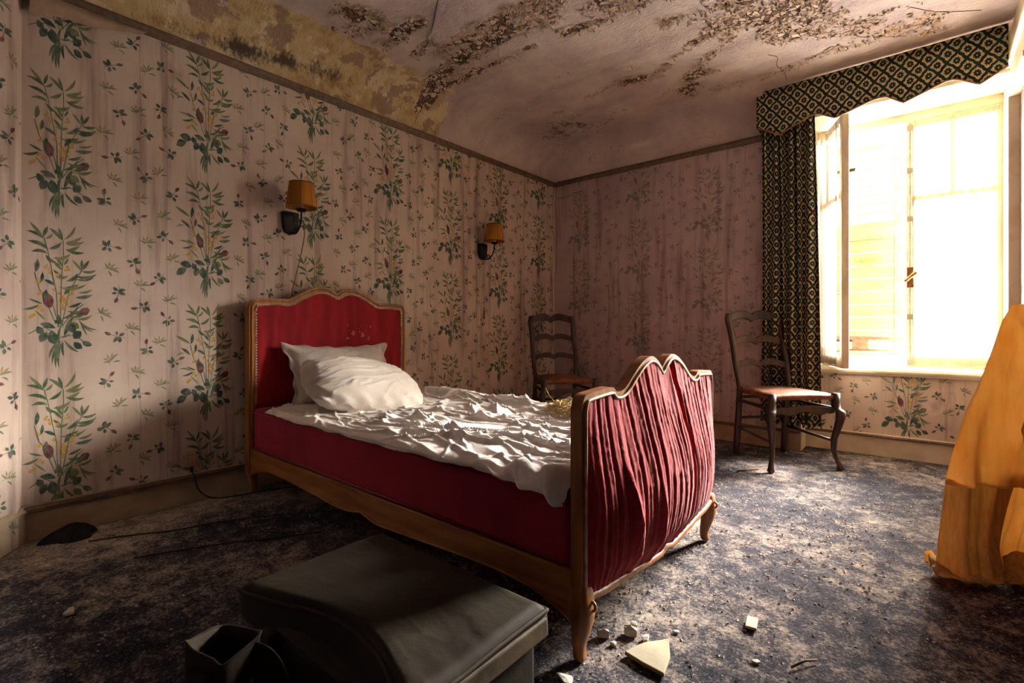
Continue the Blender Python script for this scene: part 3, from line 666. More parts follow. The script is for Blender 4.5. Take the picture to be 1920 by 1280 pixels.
moulding('trim_6', (-0.69, 4.2, 0.125), (XR, 4.2, 0.125), (0, -1, 0), [(0, 0), (0.028, 0), (0.030, 0.008), (0.026, 0.016), (0, 0.02)], RAILM)
moulding('trim_7', (XL, 0.243, 0.125), (XL, YB, 0.125), (1, 0, 0), [(0, 0), (0.028, 0), (0.030, 0.008), (0.026, 0.018), (0, 0.022)], RAILM)
moulding('trim_8', (XL, YB, 0.125), (-0.69, YB, 0.125), (0, -1, 0), [(0, 0), (0.028, 0), (0.030, 0.008), (0.026, 0.018), (0, 0.022)], RAILM)
# torn strip of wallpaper drooping under the rail
tu = np.linspace(0, 1, 24); tv = np.linspace(0, 1, 9); TU, TV = np.meshgrid(tu, tv)
dp = 0.11 * (1 - TU) ** 0.6 * (0.8 + 0.4 * fbm(TU * 5, TU * 0, 8))
gridmesh('peeled_paper', XL + 0.02 + 0.05 * np.sin(TV * 2.6) * (1 - TU * .7) + 0.01 * fbm(TU * 6, TV * 2, 4), 0.26 + 0.40 * TU, ZR - 0.022 - dp * TV, pmat('torn_paper', (170, 146, 126), (138, 112, 96), 10, rough=0.85), wl)

# ------------------------------------------------------------------ window
win = empty('window_1', (0, 4.37, 0.58), kind='structure')
def wpart(mb, name, mat, par=None, sm=False, **t):
    o = mb.build(name, mat, None, sm, **t); o.parent = par or win
    o.matrix_parent_inverse = (par or win).matrix_world.inverted() if False else Matrix.Translation(-Vector((0, 4.37, 0.58)))
    return o
WX0, WX1, WZ0, WZ1 = -0.635, 0.375, 0.60, 2.30
fr = MB().box((WX0 - .05, 4.34, 0.56), (WX0, 4.42, 2.36)).box((WX1 - 0.01, 4.34, 0.56), (WX1 + .05, 4.42, 2.36)).box((WX0, 4.34, WZ1 - 0.01), (WX1, 4.42, 2.36)).box((WX0, 4.34, 0.56), (WX1, 4.42, WZ0))
bevel(wpart(fr, 'window_frame', WHITEP), 0.006)
sl = MB().prism([(4.155, 0.565), (4.15, 0.58), (4.16, 0.596), (4.36, 0.602), (4.36, 0.55), (4.175, 0.55), (4.17, 0.565)], 'x', -0.685, XR - .003)
bevel(wpart(sl, 'window_sill', WHITEP), 0.003)

def casement(hx, ang, sgn):                    # sgn +1: extends to +X from hinge (left leaf); -1: right leaf
    Wd, H0, H1, T = 0.485, 0.605, 2.295, 0.042
    def mk(*boxes):
        mb = MB(); M = Matrix.Translation((hx, 4.35, 0)) @ Matrix.Rotation(ang, 4, 'Z')
        for (a, b) in boxes:
            x0, x1 = sorted((a[0] * sgn, b[0] * sgn)); mb.box((x0, a[1], a[2]), (x1, b[1], b[2]), M)
        return mb
    ca = wpart(mk(((0, 0, H0), (0.045, T, H1)), ((Wd - 0.045, 0, H0), (Wd, T, H1)), ((0.045, 0, H1 - 0.05), (Wd - 0.045, T, H1)), ((0.045, 0, H0), (Wd - .045, T, H0 + 0.085))), 'casement', WHITEP)
    bevel(ca, 0.004)
    # third level stays inside the limit: window > casement > bar / pane
    I = Matrix.Translation(-Vector((0, 4.37, 0.58)))
    for nm, mb in (('glazing_bar', mk(((0.045, -0.001, 1.742), (Wd - 0.045, T - .006, 1.780)))), ('glazing_bar', mk(((Wd / 2 - 0.016, -0.001, 1.776), (Wd / 2 + 0.016, T - .006, H1 - 0.05))))):
        o = mb.build(nm, WHITEP); o.parent = ca
    for bx in (((0.04, 0.02, H0 + .08), (Wd - .04, 0.024, 1.752)), ((0.04, 0.02, 1.77), (Wd / 2 - .008, 0.024, H1 - .045)), ((Wd / 2 + .008, 0.02, 1.77), (Wd - .04, 0.024, H1 - .045))):
        o = mk(bx).build('pane', GLASS); o.parent = ca
    return ca
cL = casement(WX0 + 0.01, -math.radians(67), 1)
cR = casement(WX1 - 0.005, 0, -1)
# espagnolette on the closing stile of the right leaf
ex = WX1 - 0.005 - 0.485 + 0.022
mb = MB().tube([(ex, 4.335, 0.62), (ex, 4.335, 2.27)], 0.008, 8)
for z in (0.64, 0.95, 1.62, 1.95, 2.24): mb.box((ex - 0.016, 4.326, z - 0.018), (ex + 0.016, 4.35, z + 0.018))
o = mb.build('bolt_rod', pmat('rod_paint', (150, 138, 116), (120, 104, 84), 20, rough=0.4), smooth=False); o.parent = cR
mb = MB().box((ex - 0.02, 4.322, 1.15), (ex + 0.02, 4.345, 1.29)).tube([(ex - 0.03, 4.30, 1.19), (ex, 4.295, 1.22), (ex + 0.035, 4.30, 1.25)], [0.014, 0.011, 0.016], 10).tube([(ex, 4.33, 1.22), (ex, 4.295, 1.22)], 0.010, 8)
o = bevel(mb.build('handle', BRASS), 0.004); o.parent = cR

# sheers
def sheer(name, p0, p1, z0, z1, n, amp, off, label, seed, SHEER=SHEER):
    p0, p1 = np.array(p0), np.array(p1); d = p1 - p0; L = np.linalg.norm(d); d = d / L; nr = np.array([d[1], -d[0]])
    s = np.linspace(0, 1, 150); t = np.linspace(0, 1, 46); S, T = np.meshgrid(s, t)
    top = np.clip((T - 0.94) / 0.06, 0, 1)
    ph = S * 2 * PI * n + 1.5 * fbm(S * 4, T * 0.7, seed) * 2
    o_ = amp * np.sin(ph) * (0.5 + 0.7 * fbm(S * 3, T * 1.2, seed + 2)) * (1 - 0.4 * top) + 0.4 * amp * top * np.sin(S * 2 * PI * n * 3.3)
    x = p0[0] + d[0] * L * S + nr[0] * (off + o_); y = p0[1] + d[1] * L * S + nr[1] * (off + o_)
    Zz = z0 + (z1 - z0) * T + 0.004 * top * np.sin(S * 140) + 0.006 * (1 - T) * np.sin(S * 17)
    root = empty(name, (p0[0], p0[1], z0), label=label, cat='sheer curtain')
    o = gridmesh('voile', x - p0[0], y - p0[1], Zz - z0, SHEER, root)
    k = 4; hm = gridmesh('hem', x[:k] - p0[0] - nr[0] * -0.0015, y[:k] - p0[1] - nr[1] * -0.0015, Zz[:k] - z0, SHEER, root)
    rd = MB().tube([tuple(np.append(p0 + nr * off * .6, z1 - 0.03) - np.array([p0[0], p0[1], z0])), tuple(np.append(p1 + nr * off * .6, z1 - 0.03) - np.array([p0[0], p0[1], z0]))], 0.005, 8).build('curtain_rod', WHITEP, root)
    return root
hL = np.array([WX0 + .01, 4.35]); dLf = np.array([math.cos(math.radians(67)), -math.sin(math.radians(67))])
sheer('sheer_curtain', hL + dLf * 0.02, hL + dLf * 0.465, 0.625, 2.25, 6, 0.010, 0.022, 'grey-white sheer curtain on the open left casement beside the green curtain', 3, SHEER2)
sheer('sheer_curtain', (ex + 0.03, 4.345), (WX1 - 0.03, 4.345), 0.63, 2.275, 8, 0.0035, 0.0005, 'translucent white sheer curtain covering the closed right casement, glowing with daylight', 9)

# shutter leaf outside
sx0, sx1, sy = -0.63, -0.142, 4.64
sht = empty('shutter', (sx0, sy, 0.6), label='cream wooden shutter with louvres outside the open casement', cat='shutter')
def shp(mb, nm, mat=SHUT, **t):
    o = mb.build(nm, mat, **t); o.parent = sht; o.matrix_parent_inverse = Matrix.Translation((-sx0, -sy, -0.6)); return o
bevel(shp(MB().box((sx0, sy, 0.6), (sx0 + 0.05, sy + .035, 2.30)).box((sx1 - 0.05, sy, 0.6), (sx1, sy + .035, 2.30)).box((sx0 + .05, sy, 2.235), (sx1 - .05, sy + .035, 2.30)).box((sx0 + .05, sy, 1.55), (sx1 - .05, sy + .035, 1.68)).box((sx0 + .05, sy, .6), (sx1 - .05, sy + .035, .66)), 'shutter_frame'), 0.003)
for k in range(8):
    z = 1.70 + k * 0.067
    M = Matrix.Translation((0, sy + 0.018, z + 0.03)) @ Matrix.Rotation(math.radians(-32), 4, 'X')
    shp(MB().box((sx0 + .048, -0.035, -0.006), (sx1 - 0.048, 0.035, 0.006), M), 'slat')
for k in range(9):
    z = 0.66 + k * 0.099
    bevel(shp(MB().box((sx0 + .05, sy + 0.010, z + .0015), (sx1 - .05, sy + 0.026, z + 0.0975)), 'board'), 0.003)
hx = -0.36
bevel(shp(MB().box((hx - 0.075, sy + .002, 1.385), (hx + 0.075, sy + .012, 1.405)).tube([(hx - 0.045, sy + .004, 1.39), (hx - 0.042, sy - 0.025, 1.345), (hx + 0.042, sy - 0.025, 1.345), (hx + 0.045, sy + .004, 1.39)], 0.006, 8), 'pull_handle', pmat('shutter_handle', (170, 130, 84), (140, 104, 66), 20, rough=0.5)), 0.002)
bevel(shp(MB().tube([(sx1 - .08, sy - .01, .69), (sx1 - .08, sy + .012, .69)], .01, 10), 'knob', BRASS), 0.002)
for z in (0.78, 2.1):
    shp(MB().box((sx0 - 0.09, sy - 0.004, z - 0.015), (sx0 + 0.2, sy + 0.001, z + 0.015)).tube([(sx0 - .02, sy - .006, z - .03), (sx0 - .02, sy - .006, z + .03)], 0.008, 8), 'hinge', IRON)
# guard bar outside
gr = empty('guard_rail', (-0.15, 4.52, 0.7), label='brown iron guard bar across the opening below the shutter handle', cat='railing')
for nm, mb in (('bar', MB().box((-0.70, 4.505, 0.785), (0.42, 4.535, 0.81))), ('bar', MB().tube([(-0.66, 4.52, .60), (-0.56, 4.52, 0.68), (-0.50, 4.52, 0.705), (0.40, 4.52, 0.705)], 0.009, 8)), ('spacer', MB().box((-0.44, 4.508, 0.712), (-0.34, 4.532, 0.786)))):
    o = mb.build(nm, RAILM, gr); o.matrix_parent_inverse = Matrix.Translation((0.15, -4.52, -0.7))

# ------------------------------------------------------------------ pelmet and patterned curtain
pp = [(-0.945, 2.309), (-0.936, 2.309), (-0.798, 2.228), (-0.60, 2.314), (-0.56, 2.312), (-0.467, 2.257), (-0.26, 2.318), (-0.20, 2.318), (-0.117, 2.253), (0.08, 2.322), (0.12, 2.322), (0.224, 2.258), (0.34, 2.325)]
px = np.linspace(-0.945, 0.34, 80); pz = np.interp(px, [p[0] for p in pp], [p[1] for p in pp])
pel = empty('pelmet', (-0.945, 3.85, 2.3), label='pointed fabric pelmet with dark floral lattice above the window', cat='pelmet')
PY = 3.85
def pelp(o): o.parent = pel; o.matrix_parent_inverse = Matrix.Translation((0.945, -3.85, -2.3)); return o
PX, PT = np.meshgrid(px, np.linspace(0, 1, 6)); PZ = pz[None, :] + (2.562 - pz[None, :]) * PT
PX2 = np.concatenate([np.full((6, 3), -0.945) + np.array([0, 0, 0]), PX], 1); PYY = np.concatenate([np.tile(np.array([3.99, 3.93, 3.87]), (6, 1)), PY + 0 * PX + 0.003 * fbm(PX * 9, PZ * 5, 4)], 1)
PZ2 = np.concatenate([np.tile(np.linspace(2.309, 2.562, 6)[:, None], (1, 3)), PZ], 1)
uvs = np.stack([np.concatenate([np.tile(np.array([-0.14, -.08, -.02]), (6, 1)), PX + .945], 1).ravel(), PZ2.ravel()], 1)
pelp(solid(gridmesh('front', PX2, PYY, PZ2, DAMASK, uv=uvs), 0.012, -1))
pelp(MB().tube([(a, PY - 0.004, b) for a, b in zip(px, pz)], 0.005, 6).build('piping', pmat('piping_tan', (150, 110, 76), (120, 86, 60), 30, rough=0.8), smooth=True))

def curtain():
    root = empty('patterned_curtain', (-0.93, 3.9, 0.19), label='long gathered curtain with green floral lattice left of the window', cat='curtain')
    s = np.linspace(0, 1, 260); t = np.linspace(0, 1, 60); S, T = np.meshgrid(s, t)
    ph = 2 * PI * (6.6 * S + 0.10 * np.sin(T * 3 + S * 9))
    amp = 0.030 * (0.65 + 0.6 * fbm(S * 5, T * 1.1, 12))
    wdt = 0.345 + 0.03 * (1 - T)
    x = -0.935 + wdt * S + 0.010 * np.sin(ph * 0.5 + T * 2); y = 3.925 + amp * np.sin(ph) + 0.006 * fbm(S * 14, T * 5, 3)
    z = 0.19 + (2.36 - 0.19) * T + 0.008 * np.sin(ph) * (1 - T)
    ds = np.sqrt(np.diff(x, axis=1) ** 2 + np.diff(y, axis=1) ** 2); U = np.concatenate([np.zeros((60, 1)), np.cumsum(ds, 1)], 1) * 0.85
    uv = np.stack([U.ravel(), z.ravel()], 1)
    o = gridmesh('drape', x + 0.93, y - 3.9, z - 0.19, DAMASK, root, uv=uv)
    solid(o, 0.002, 0)
    MB().tube([(0, .03, 2.165), (1.25, .03, 2.165)], 0.009, 8).build('curtain_rail', WHITEP, root)
    return root
curtain()

# ------------------------------------------------------------------ bed
BY0, BY1 = 1.085, 2.095; BC = (BY0 + BY1) / 2; HW = (BY1 - BY0) / 2
bed = empty('bed', (-1.7, BC, 0), label='antique wooden single bed with scalloped red upholstered head and foot boards', cat='bed')
def bp(o, par=None):
    o.parent = par or bed
    if not par: o.matrix_parent_inverse = Matrix.Translation((1.7, -BC, 0))
    return o
def profile(half, n=6):
    r = catmull(half, n); r = [(float(a), float(b)) for a, b in r]
    return [(BC - a, b) for a, b in reversed(r)] + [(BC + a, b) for a, b in r[1:]]
headh = [(0, 1.083), (0.03, 1.10), (0.065, 1.112), (0.115, 1.114), (0.165, 1.10), (0.22, 1.074), (0.27, 1.046), (0.30, 1.036), (0.34, 1.038), (0.42, 1.034), (0.475, 1.028), (HW - 0.012, 1.014), (HW, 0.985)]
footh = [(0, 0.745), (0.03, 0.768), (0.065, 0.783), (0.10, 0.785), (0.15, 0.770), (0.20, 0.742), (0.25, 0.708), (0.285, 0.694), (0.315, 0.694), (0.335, 0.708), (0.37, 0.710), (0.44, 0.706), (0.48, 0.702), (HW - 0.01, 0.69), (HW, 0.665)]
def sweep(path, wd, x0, x1):
    P = [np.array(p) for p in path]; inner = []
    for i, p in enumerate(P):
        a = P[max(i - 1, 0)]; b = P[min(i + 1, len(P) - 1)]
        d1 = p - a if i else b - p; d2 = b - p if i < len(P) - 1 else p - a
        n1 = np.array([d1[1], -d1[0]]) / (np.linalg.norm(d1) + 1e-9); n2 = np.array([d2[1], -d2[0]]) / (np.linalg.norm(d2) + 1e-9)
        m = n1 + n2; m = m / (np.linalg.norm(m) + 1e-9); k = 1 / max(0.6, float(np.dot(m, n1)))
        inner.append(p + m * wd * k)
    return P, inner
def frame_obj(name, path, wd, x0, x1, mat, bw=0.006):
    P, I = sweep(path, wd, x0, x1); n = len(P)
    v = [(x1, *p) for p in P] + [(x1, *p) for p in I] + [(x0, *p) for p in P] + [(x0, *p) for p in I]; f = []
    for i in range(n - 1):
        f += [(i, i + 1, n + i + 1, n + i), (2 * n + i, 3 * n + i, 3 * n + i + 1, 2 * n + i + 1), (i, 2 * n + i, 2 * n + i + 1, i + 1), (n + i, n + i + 1, 3 * n + i + 1, 3 * n + i)]
    f += [(0, n, 3 * n, 2 * n), (n - 1, 3 * n - 1, 4 * n - 1, 2 * n - 1)]
    f = [q[::-1] for q in f]
    o = mesh(name, v, f, mat); bevel(o, bw, 3, 50); return o, P, I
HXa, HXb = -2.785, -2.725
headp = [(BY0, 0.15), (BY0, 0.5), (BY0, 0.94)] + profile(headh) + [(BY1, 0.94), (BY1, 0.5), (BY1, 0.15)]
fo, HP, HI = frame_obj('headboard_frame', headp, 0.034, HXa, HXb, WOOD); bp(fo)
FXa, FXb = -0.716, -0.682
footp = [(BY0, 0.17), (BY0, 0.4), (BY0, 0.63)] + profile(footh) + [(BY1, 0.63), (BY1, 0.4), (BY1, 0.17)]
fo, FP, FI = frame_obj('footboard_frame', footp, 0.030, FXa, FXb, WOOD); bp(fo)

def top_at(prof, y, drop):
    return np.interp(y, [p[0] for p in prof], [p[1] for p in prof]) - drop
# headboard upholstery
ny, nz = 110, 80
S, T = np.meshgrid(np.linspace(0, 1, ny), np.linspace(0, 1, nz))
y = BY0 + 0.03 + (2 * HW - 0.06) * S; zt = top_at(profile(headh), y, 0.028); zt = np.minimum(zt, 1.0 + 0 * zt + (zt - 1.0) * (np.minimum(S, 1 - S) > 0.006))
z = 0.42 + (zt - 0.42) * T
x = HXb - 0.008 + 0.020 * (np.sin(PI * S) ** 0.35) * (np.sin(PI * np.clip(T, 0.001, .999)) ** 0.35) + 0.0022 * np.sin(2 * PI * (S * 13 + 2.5 * fbm(S * 3, T * 1, 4))) * fbm(S * 5, T * 1.5, 9)
bp(gridmesh('headboard_panel', x, y, z, head_spots(m_fabric('red_velvet_head', (118, 16, 27), (150, 26, 36), 5, sheen=0.25, stretch=(2, 2, 0.6)))))
gm = MB()
for i in range(len(HI) - 1):
    a, b = HI[i], HI[i + 1]; L = np.linalg.norm(b - a); k = max(1, int(L / 0.0145))
    for q in range(k):
        p = a + (b - a) * (q + 0.5) / k
        if p[1] < 0.47: continue
        gm.add([(HXb + 0.012, p[0], p[1])] + [(HXb + 0.002, p[0] + 0.0062 * math.cos(c * PI / 3), p[1] + 0.0062 * math.sin(c * PI / 3)) for c in range(6)], [(0, 1 + c, 1 + (c + 1) % 6) for c in range(6)])
bp(mesh('nailhead_trim', gm.v, gm.f, BEAD, None, True, kind='stuff', label='pale beaded nailhead edging'))
# footboard: outer gathered panel, inner panel, beads
ny, nz = 300, 130
S, T = np.meshgrid(np.linspace(0, 1, ny), np.linspace(0, 1, nz))
fprof = profile(footh)
def botz(y):
    o_ = np.abs(y - BC) / HW
    return 0.148 + 0.022 * np.clip((o_ - 0.75) / 0.25, 0, 1) ** 1.5 - 0.012 * np.cos(o_ * PI * 1.3) + 0.012 * np.exp(-(o_ / 0.05) ** 2)
y0 = BY0 + 0.014 + (2 * HW - 0.028) * S
zt = top_at(fprof, y0, 0.016); zb = botz(y0) + 0.006
z = zb + (zt - zb) * T
bulge = 0.075 * (np.sin(PI * np.clip(S, 0, 1)) ** 0.55) * np.exp(-((T - 0.36) / 0.42) ** 2) * np.clip((1 - T) * 6, 0, 1) ** 0.5 * np.clip(T * 7 + 0.15, 0, 1) ** 0.6
warp = S * 23 + 1.6 * fbm(S * 3.5, T * 0.6, 31) - 0.9 * (1 - T) * (S - 0.4) + 0.5 * T
pl = 1 - np.abs(2 * (warp - np.floor(warp)) - 1); pl = -(pl ** 3.0)
amp = 0.0075 * (0.05 + 1.5 * fbm(S * 9, T * 1.3, 35) ** 1.3) * (0.55 + 0.9 * np.exp(-((T - 0.3) / .4) ** 2)) * np.clip(S * 12, 0.3, 1)
warp2 = S * 41 + 2 * fbm(S * 4, T * 2, 37)
pl2 = 0.0018 * np.sin(2 * PI * warp2) * fbm(S * 6, T * 3, 39)
crease = -0.04 * np.exp(-((S - 0.585 + 0.05 * (T - 0.5) - 0.03 * np.sin(T * 3)) / 0.011) ** 2) * np.clip(T * 4, 0, 1)
# big loose folds at the lower left
low = 0.022 * np.exp(-((S - 0.13 - 0.10 * (1 - T)) / 0.02) ** 2) * np.exp(-((T - 0.32) / 0.25) ** 2) + 0.018 * np.exp(-((S - 0.30 - 0.06 * (1 - T)) / 0.018) ** 2) * np.exp(-((T - 0.22) / 0.2) ** 2)
ed = np.clip(np.minimum(S, 1 - S) * 40, 0, 1)
x = FXb + 0.002 + (bulge + pl * amp + pl2 + crease * 0.8 + low) * (0.15 + 0.85 * ed) + 0.003 * (fbm(S * 60, T * 50, 44) - 0.5) * ed
y0 = y0 + 0.010 * np.sin(PI * S) * (T - 0.5) * 0
bp(gridmesh('footboard_panel', x, y0, z, REDOUT, label='faded dusty gathered red fabric'))
S2, T2 = np.meshgrid(np.linspace(0, 1, 60), np.linspace(0, 1, 20)); yi = BY0 + 0.03 + (2 * HW - 0.06) * S2; zi = 0.2 + (top_at(fprof, yi, 0.03) - 0.2) * T2
bp(gridmesh('inner_panel', FXa + 0.006 - 0.014 * np.sin(PI * S2) ** .4 * np.sin(PI * np.clip(T2, .01, .99)) ** .4, yi, zi, RED, flip=True))
yb = np.linspace(BY0 + 0.028, BY1 - 0.028, 90)
zb = botz(yb)
xb = FXb + 0.004 + 0.075 * np.sin(PI * (yb - BY0) / (2 * HW)) ** 0.55 * np.exp(-(0.36 / 0.42) ** 2) * 0.33
bp(MB().tube([(a - 0.008, b, c) for a, b, c in zip(xb, yb, zb)], 0.013, 10).build('lower_rail', WOOD, smooth=True, label='scalloped wooden lower edge'))
bp(MB().tube([(FXb + 0.003, p[0] , p[1]) for p in [P * 0.45 + Q * 0.55 for P, Q in zip(FP, FI)]], 0.0045, 8).build('bead_moulding', BEAD, smooth=True, label='pale worn bead along the footboard edge'))
bp(MB().tube([(HXb + 0.002, p[0], p[1]) for p in [P * 0.6 + Q * 0.4 for P, Q in zip(HP, HI)]], 0.005, 8).build('bead_moulding', WOOD, smooth=True))
# side rails with scalloped lower edge
rx = [-2.725, -2.66, -2.55, -2.42, -2.2, -2.0, -1.88, -1.80, -1.735, -1.70, -1.665, -1.60, -1.52, -1.4, -1.2, -1.0, -0.86, -0.775, -0.714]
rz = [0.10, 0.125, 0.148, 0.155, 0.148, 0.138, 0.131, 0.132, 0.142, 0.150, 0.142, 0.132, 0.131, 0.138, 0.148, 0.155, 0.146, 0.125, 0.10]
st = catmull(list(zip(rx, rz)), 5)
for yy in (BY0 + 0.004, BY1 - 0.032):
    mb = MB().strip([(float(a), 0.238) for a, b in st], [(float(a), float(b)) for a, b in st], 'y', yy, yy + 0.028)
    o = bp(bevel(mb.build('side_rail', WOODX), 0.004, 2, 40))
    yl = yy - 0.001 if yy < 1.5 else yy + 0.029
    mm = MB().tube([(float(a), yl, float(b) + 0.007) for a, b in st], 0.0035, 6).build('bead', WOODX, smooth=True); mm.parent = o; mm.matrix_parent_inverse = Matrix.Identity(4)
# legs
def bleg(cx, cy, sx, sy, ztop):
    secs = []
    for z, off, hw in ((ztop + 0.05, 0, 0.027), (ztop, 0.004, 0.030), (ztop - 0.03, 0.010, 0.031), (ztop - 0.07, 0.006, 0.025), (ztop - 0.11, -0.004, 0.019), (0.03, -0.008, 0.0155), (0.012, -0.004, 0.017), (0.0, -0.002, 0.016)):
        ox, oy = cx + sx * off, cy + sy * off * .6
        ring = []
        for k in range(12):
            a = 2 * PI * k / 12; c_, s_ = math.cos(a), math.sin(a); e = 0.5
            ring.append((ox + hw * math.copysign(abs(c_) ** e, c_), oy + hw * math.copysign(abs(s_) ** e, s_), max(z, 0)))
        secs.append(ring)
    return MB().loft(secs[::-1])
for (cx, cy, sx, sy) in ((-0.700, BY0 + 0.024, 1, -1), (-0.700, BY1 - 0.024, 1, 1), (-2.752, BY0 + .028, -0.3, -1), (-2.752, BY1 - .028, -0.3, 1)):
    o = bp(subsurf(bleg(cx, cy, sx, sy, 0.165).build('leg', WOOD, smooth=True)))
    if sx == 1:
        c = MB().tube([(cx + 0.034 + 0.010 * math.cos(a) , cy - sy * 0.002 + 0.011 * math.sin(a) * 0, 0.155 + 0.011 * math.sin(a)) for a in np.linspace(-1.5, 4.2, 14)], 0.0045, 6).build('scroll', WOOD, smooth=True)
        c.parent = o; c.matrix_parent_inverse = Matrix.Identity(4)
# mattress
def rbox(a, b, r, n=4):
    mb = MB().box(a, b); return mb
mt = rbox((-2.715, BY0 + 0.012, 0.232), (-0.726, BY1 - 0.012, 0.455), 0.03).build('mattress', REDBOX, label='deep red fabric mattress lying on the wooden bed', cat='mattress')
bevel(mt, 0.026, 4)
pz_ = MB()
for zz in (0.250, 0.432): pz_.tube([(-2.70, BY0 + 0.0105, zz), (-0.74, BY0 + 0.0105, zz)], 0.0035, 6)
o = pz_.build('piping', REDBOX, smooth=True, parent=mt)

# rumpled sheet
nx_, nv2 = 330, 190
Xs = np.linspace(-2.60, -0.722, nx_); vv = np.linspace(-0.09, 1.0, nv2)
SX, SV = np.meshgrid(Xs, vv)
def ridge(n, w_): return np.clip(1 - np.abs(n - 0.5) / w_, 0, 1) ** 1.4
wx = SX + 0.10 * (fbm(SX * 3, SV * 3, 71) - 0.5); wy = SV + 0.14 * (fbm(SX * 2.6, SV * 2.6, 73) - 0.5)
foot = np.clip((SX + 2.05) / 0.35, 0, 1); mid_ = np.exp(-((SX + 1.55) / 0.35) ** 2)
def folds(ang, lx, ly, seed, wd):
    ca, sa_ = math.cos(ang), math.sin(ang); a_ = wx * ca + wy * sa_; b_2 = -wx * sa_ + wy * ca
    return ridge(fbm(a_ * lx, b_2 * ly, seed, 2), wd)
h = 0.020 * folds(0.05, 1.1, 6.5, 75, 0.05) * foot + 0.014 * folds(-0.12, 1.4, 10, 77, 0.05) * foot
h = h + 0.020 * folds(0.75, 2.0, 7, 79, 0.05) * (0.2 + mid_) + 0.015 * folds(-0.6, 2.2, 8, 81, 0.045) * (0.35 + 0.65 * mid_)
h = h + 0.008 * folds(0.3, 2.5, 14, 83, 0.05) + 0.010 * folds(-0.3, 1.6, 9, 89, 0.05) + 0.012 * fbm(SX * 2.2, SV * 3, 85)
h = h + 0.05 * np.exp(-((SV - 0.93) / 0.07) ** 2) * np.clip(fbm(SX * 4, SV * 2, 87) * 2 - 0.5, 0, 1) * np.clip((-1.3 - SX) / 0.4 + 0.4, 0.15, 1)   # heaped far edge
h = h + 0.03 * np.exp(-((SX + 1.72) / 0.16) ** 2 - ((SV - 0.30) / 0.12) ** 2) * ridge(fbm(wx * 6, wy * 9, 91, 2), 0.2)
yv = BY0 + 0.002 + np.where(SV > 0.0, SV, 0) * 0.99
zs = 0.462 + h
# front edge: rolls over the mattress edge and hangs
hang = np.clip(-SV / 0.09, 0, 1)
lenf = 0.004 + 0.022 * fbm(SX * 2.2, 0 * SX, 93) + 0.022 * np.clip((SX + 0.98) / 0.16, 0, 1) ** 1.5 * (1 + 0.5 * np.sin(SX * 40)) - 0.03 * np.clip((-2.35 - SX) / .2, 0, 1)
roll = np.clip(SV / 0.035, 0, 1)
zs = np.where(SV > 0, 0.462 - 0.012 * (1 - roll) ** 2 + h * (0.35 + 0.65 * np.clip(SV / 0.08, 0, 1)), 0.450 + h * 0.35 - hang * lenf)
bunch = np.clip((SX + 1.10) / 0.25, 0, 1)
yv = yv - np.where(SV <= 0, 0.006 + 0.006 * np.sin(SX * 26 + 5 * fbm(SX * 4, SV, 95)) * hang + bunch * (0.022 + 0.018 * np.sin(SX * 62 + SV * 30)) * np.sin(PI * np.clip(hang, 0, 1) * 0.8), 0) - 0.006 * (1 - roll) * (SV > 0)
zs = zs + bunch * 0.022 * np.exp(-((SV - 0.01) / 0.05) ** 2) * (1 + np.sin(SX * 50 + 3))
# diagonal left boundary and ragged corner near the pillows
xx = SX + np.where(SX < -2.3, 0.0, 0) + 0.10 * np.clip((0.16 - SV) / 0.25, 0, 1) * np.clip((-2.2 - SX) / 0.4, 0, 1) + 0.02 * (fbm(SX * 6, SV * 6, 97) - 0.5)
xx = np.clip(xx, -2.69, -0.722)
V = np.stack([xx.ravel(), yv.ravel(), zs.ravel()], 1); F = []
for j in range(nv2 - 1):
    for i in range(nx_ - 1):
        cx_, cv_ = Xs[i], vv[j]
        if ((cx_ + 1.83) / 0.06) ** 2 + ((cv_ - 0.155 - 0.12 * (cx_ + 1.83)) / 0.02) ** 2 < 1: continue      # tear showing the red below
        k = j * nx_ + i; F.append((k, k + 1, k + nx_ + 1, k + nx_))
bs = mesh('bed_sheet', V.tolist(), F, LINEN, None, True, label='rumpled grey-white bed sheet spread over the red mattress', cat='bed sheet')

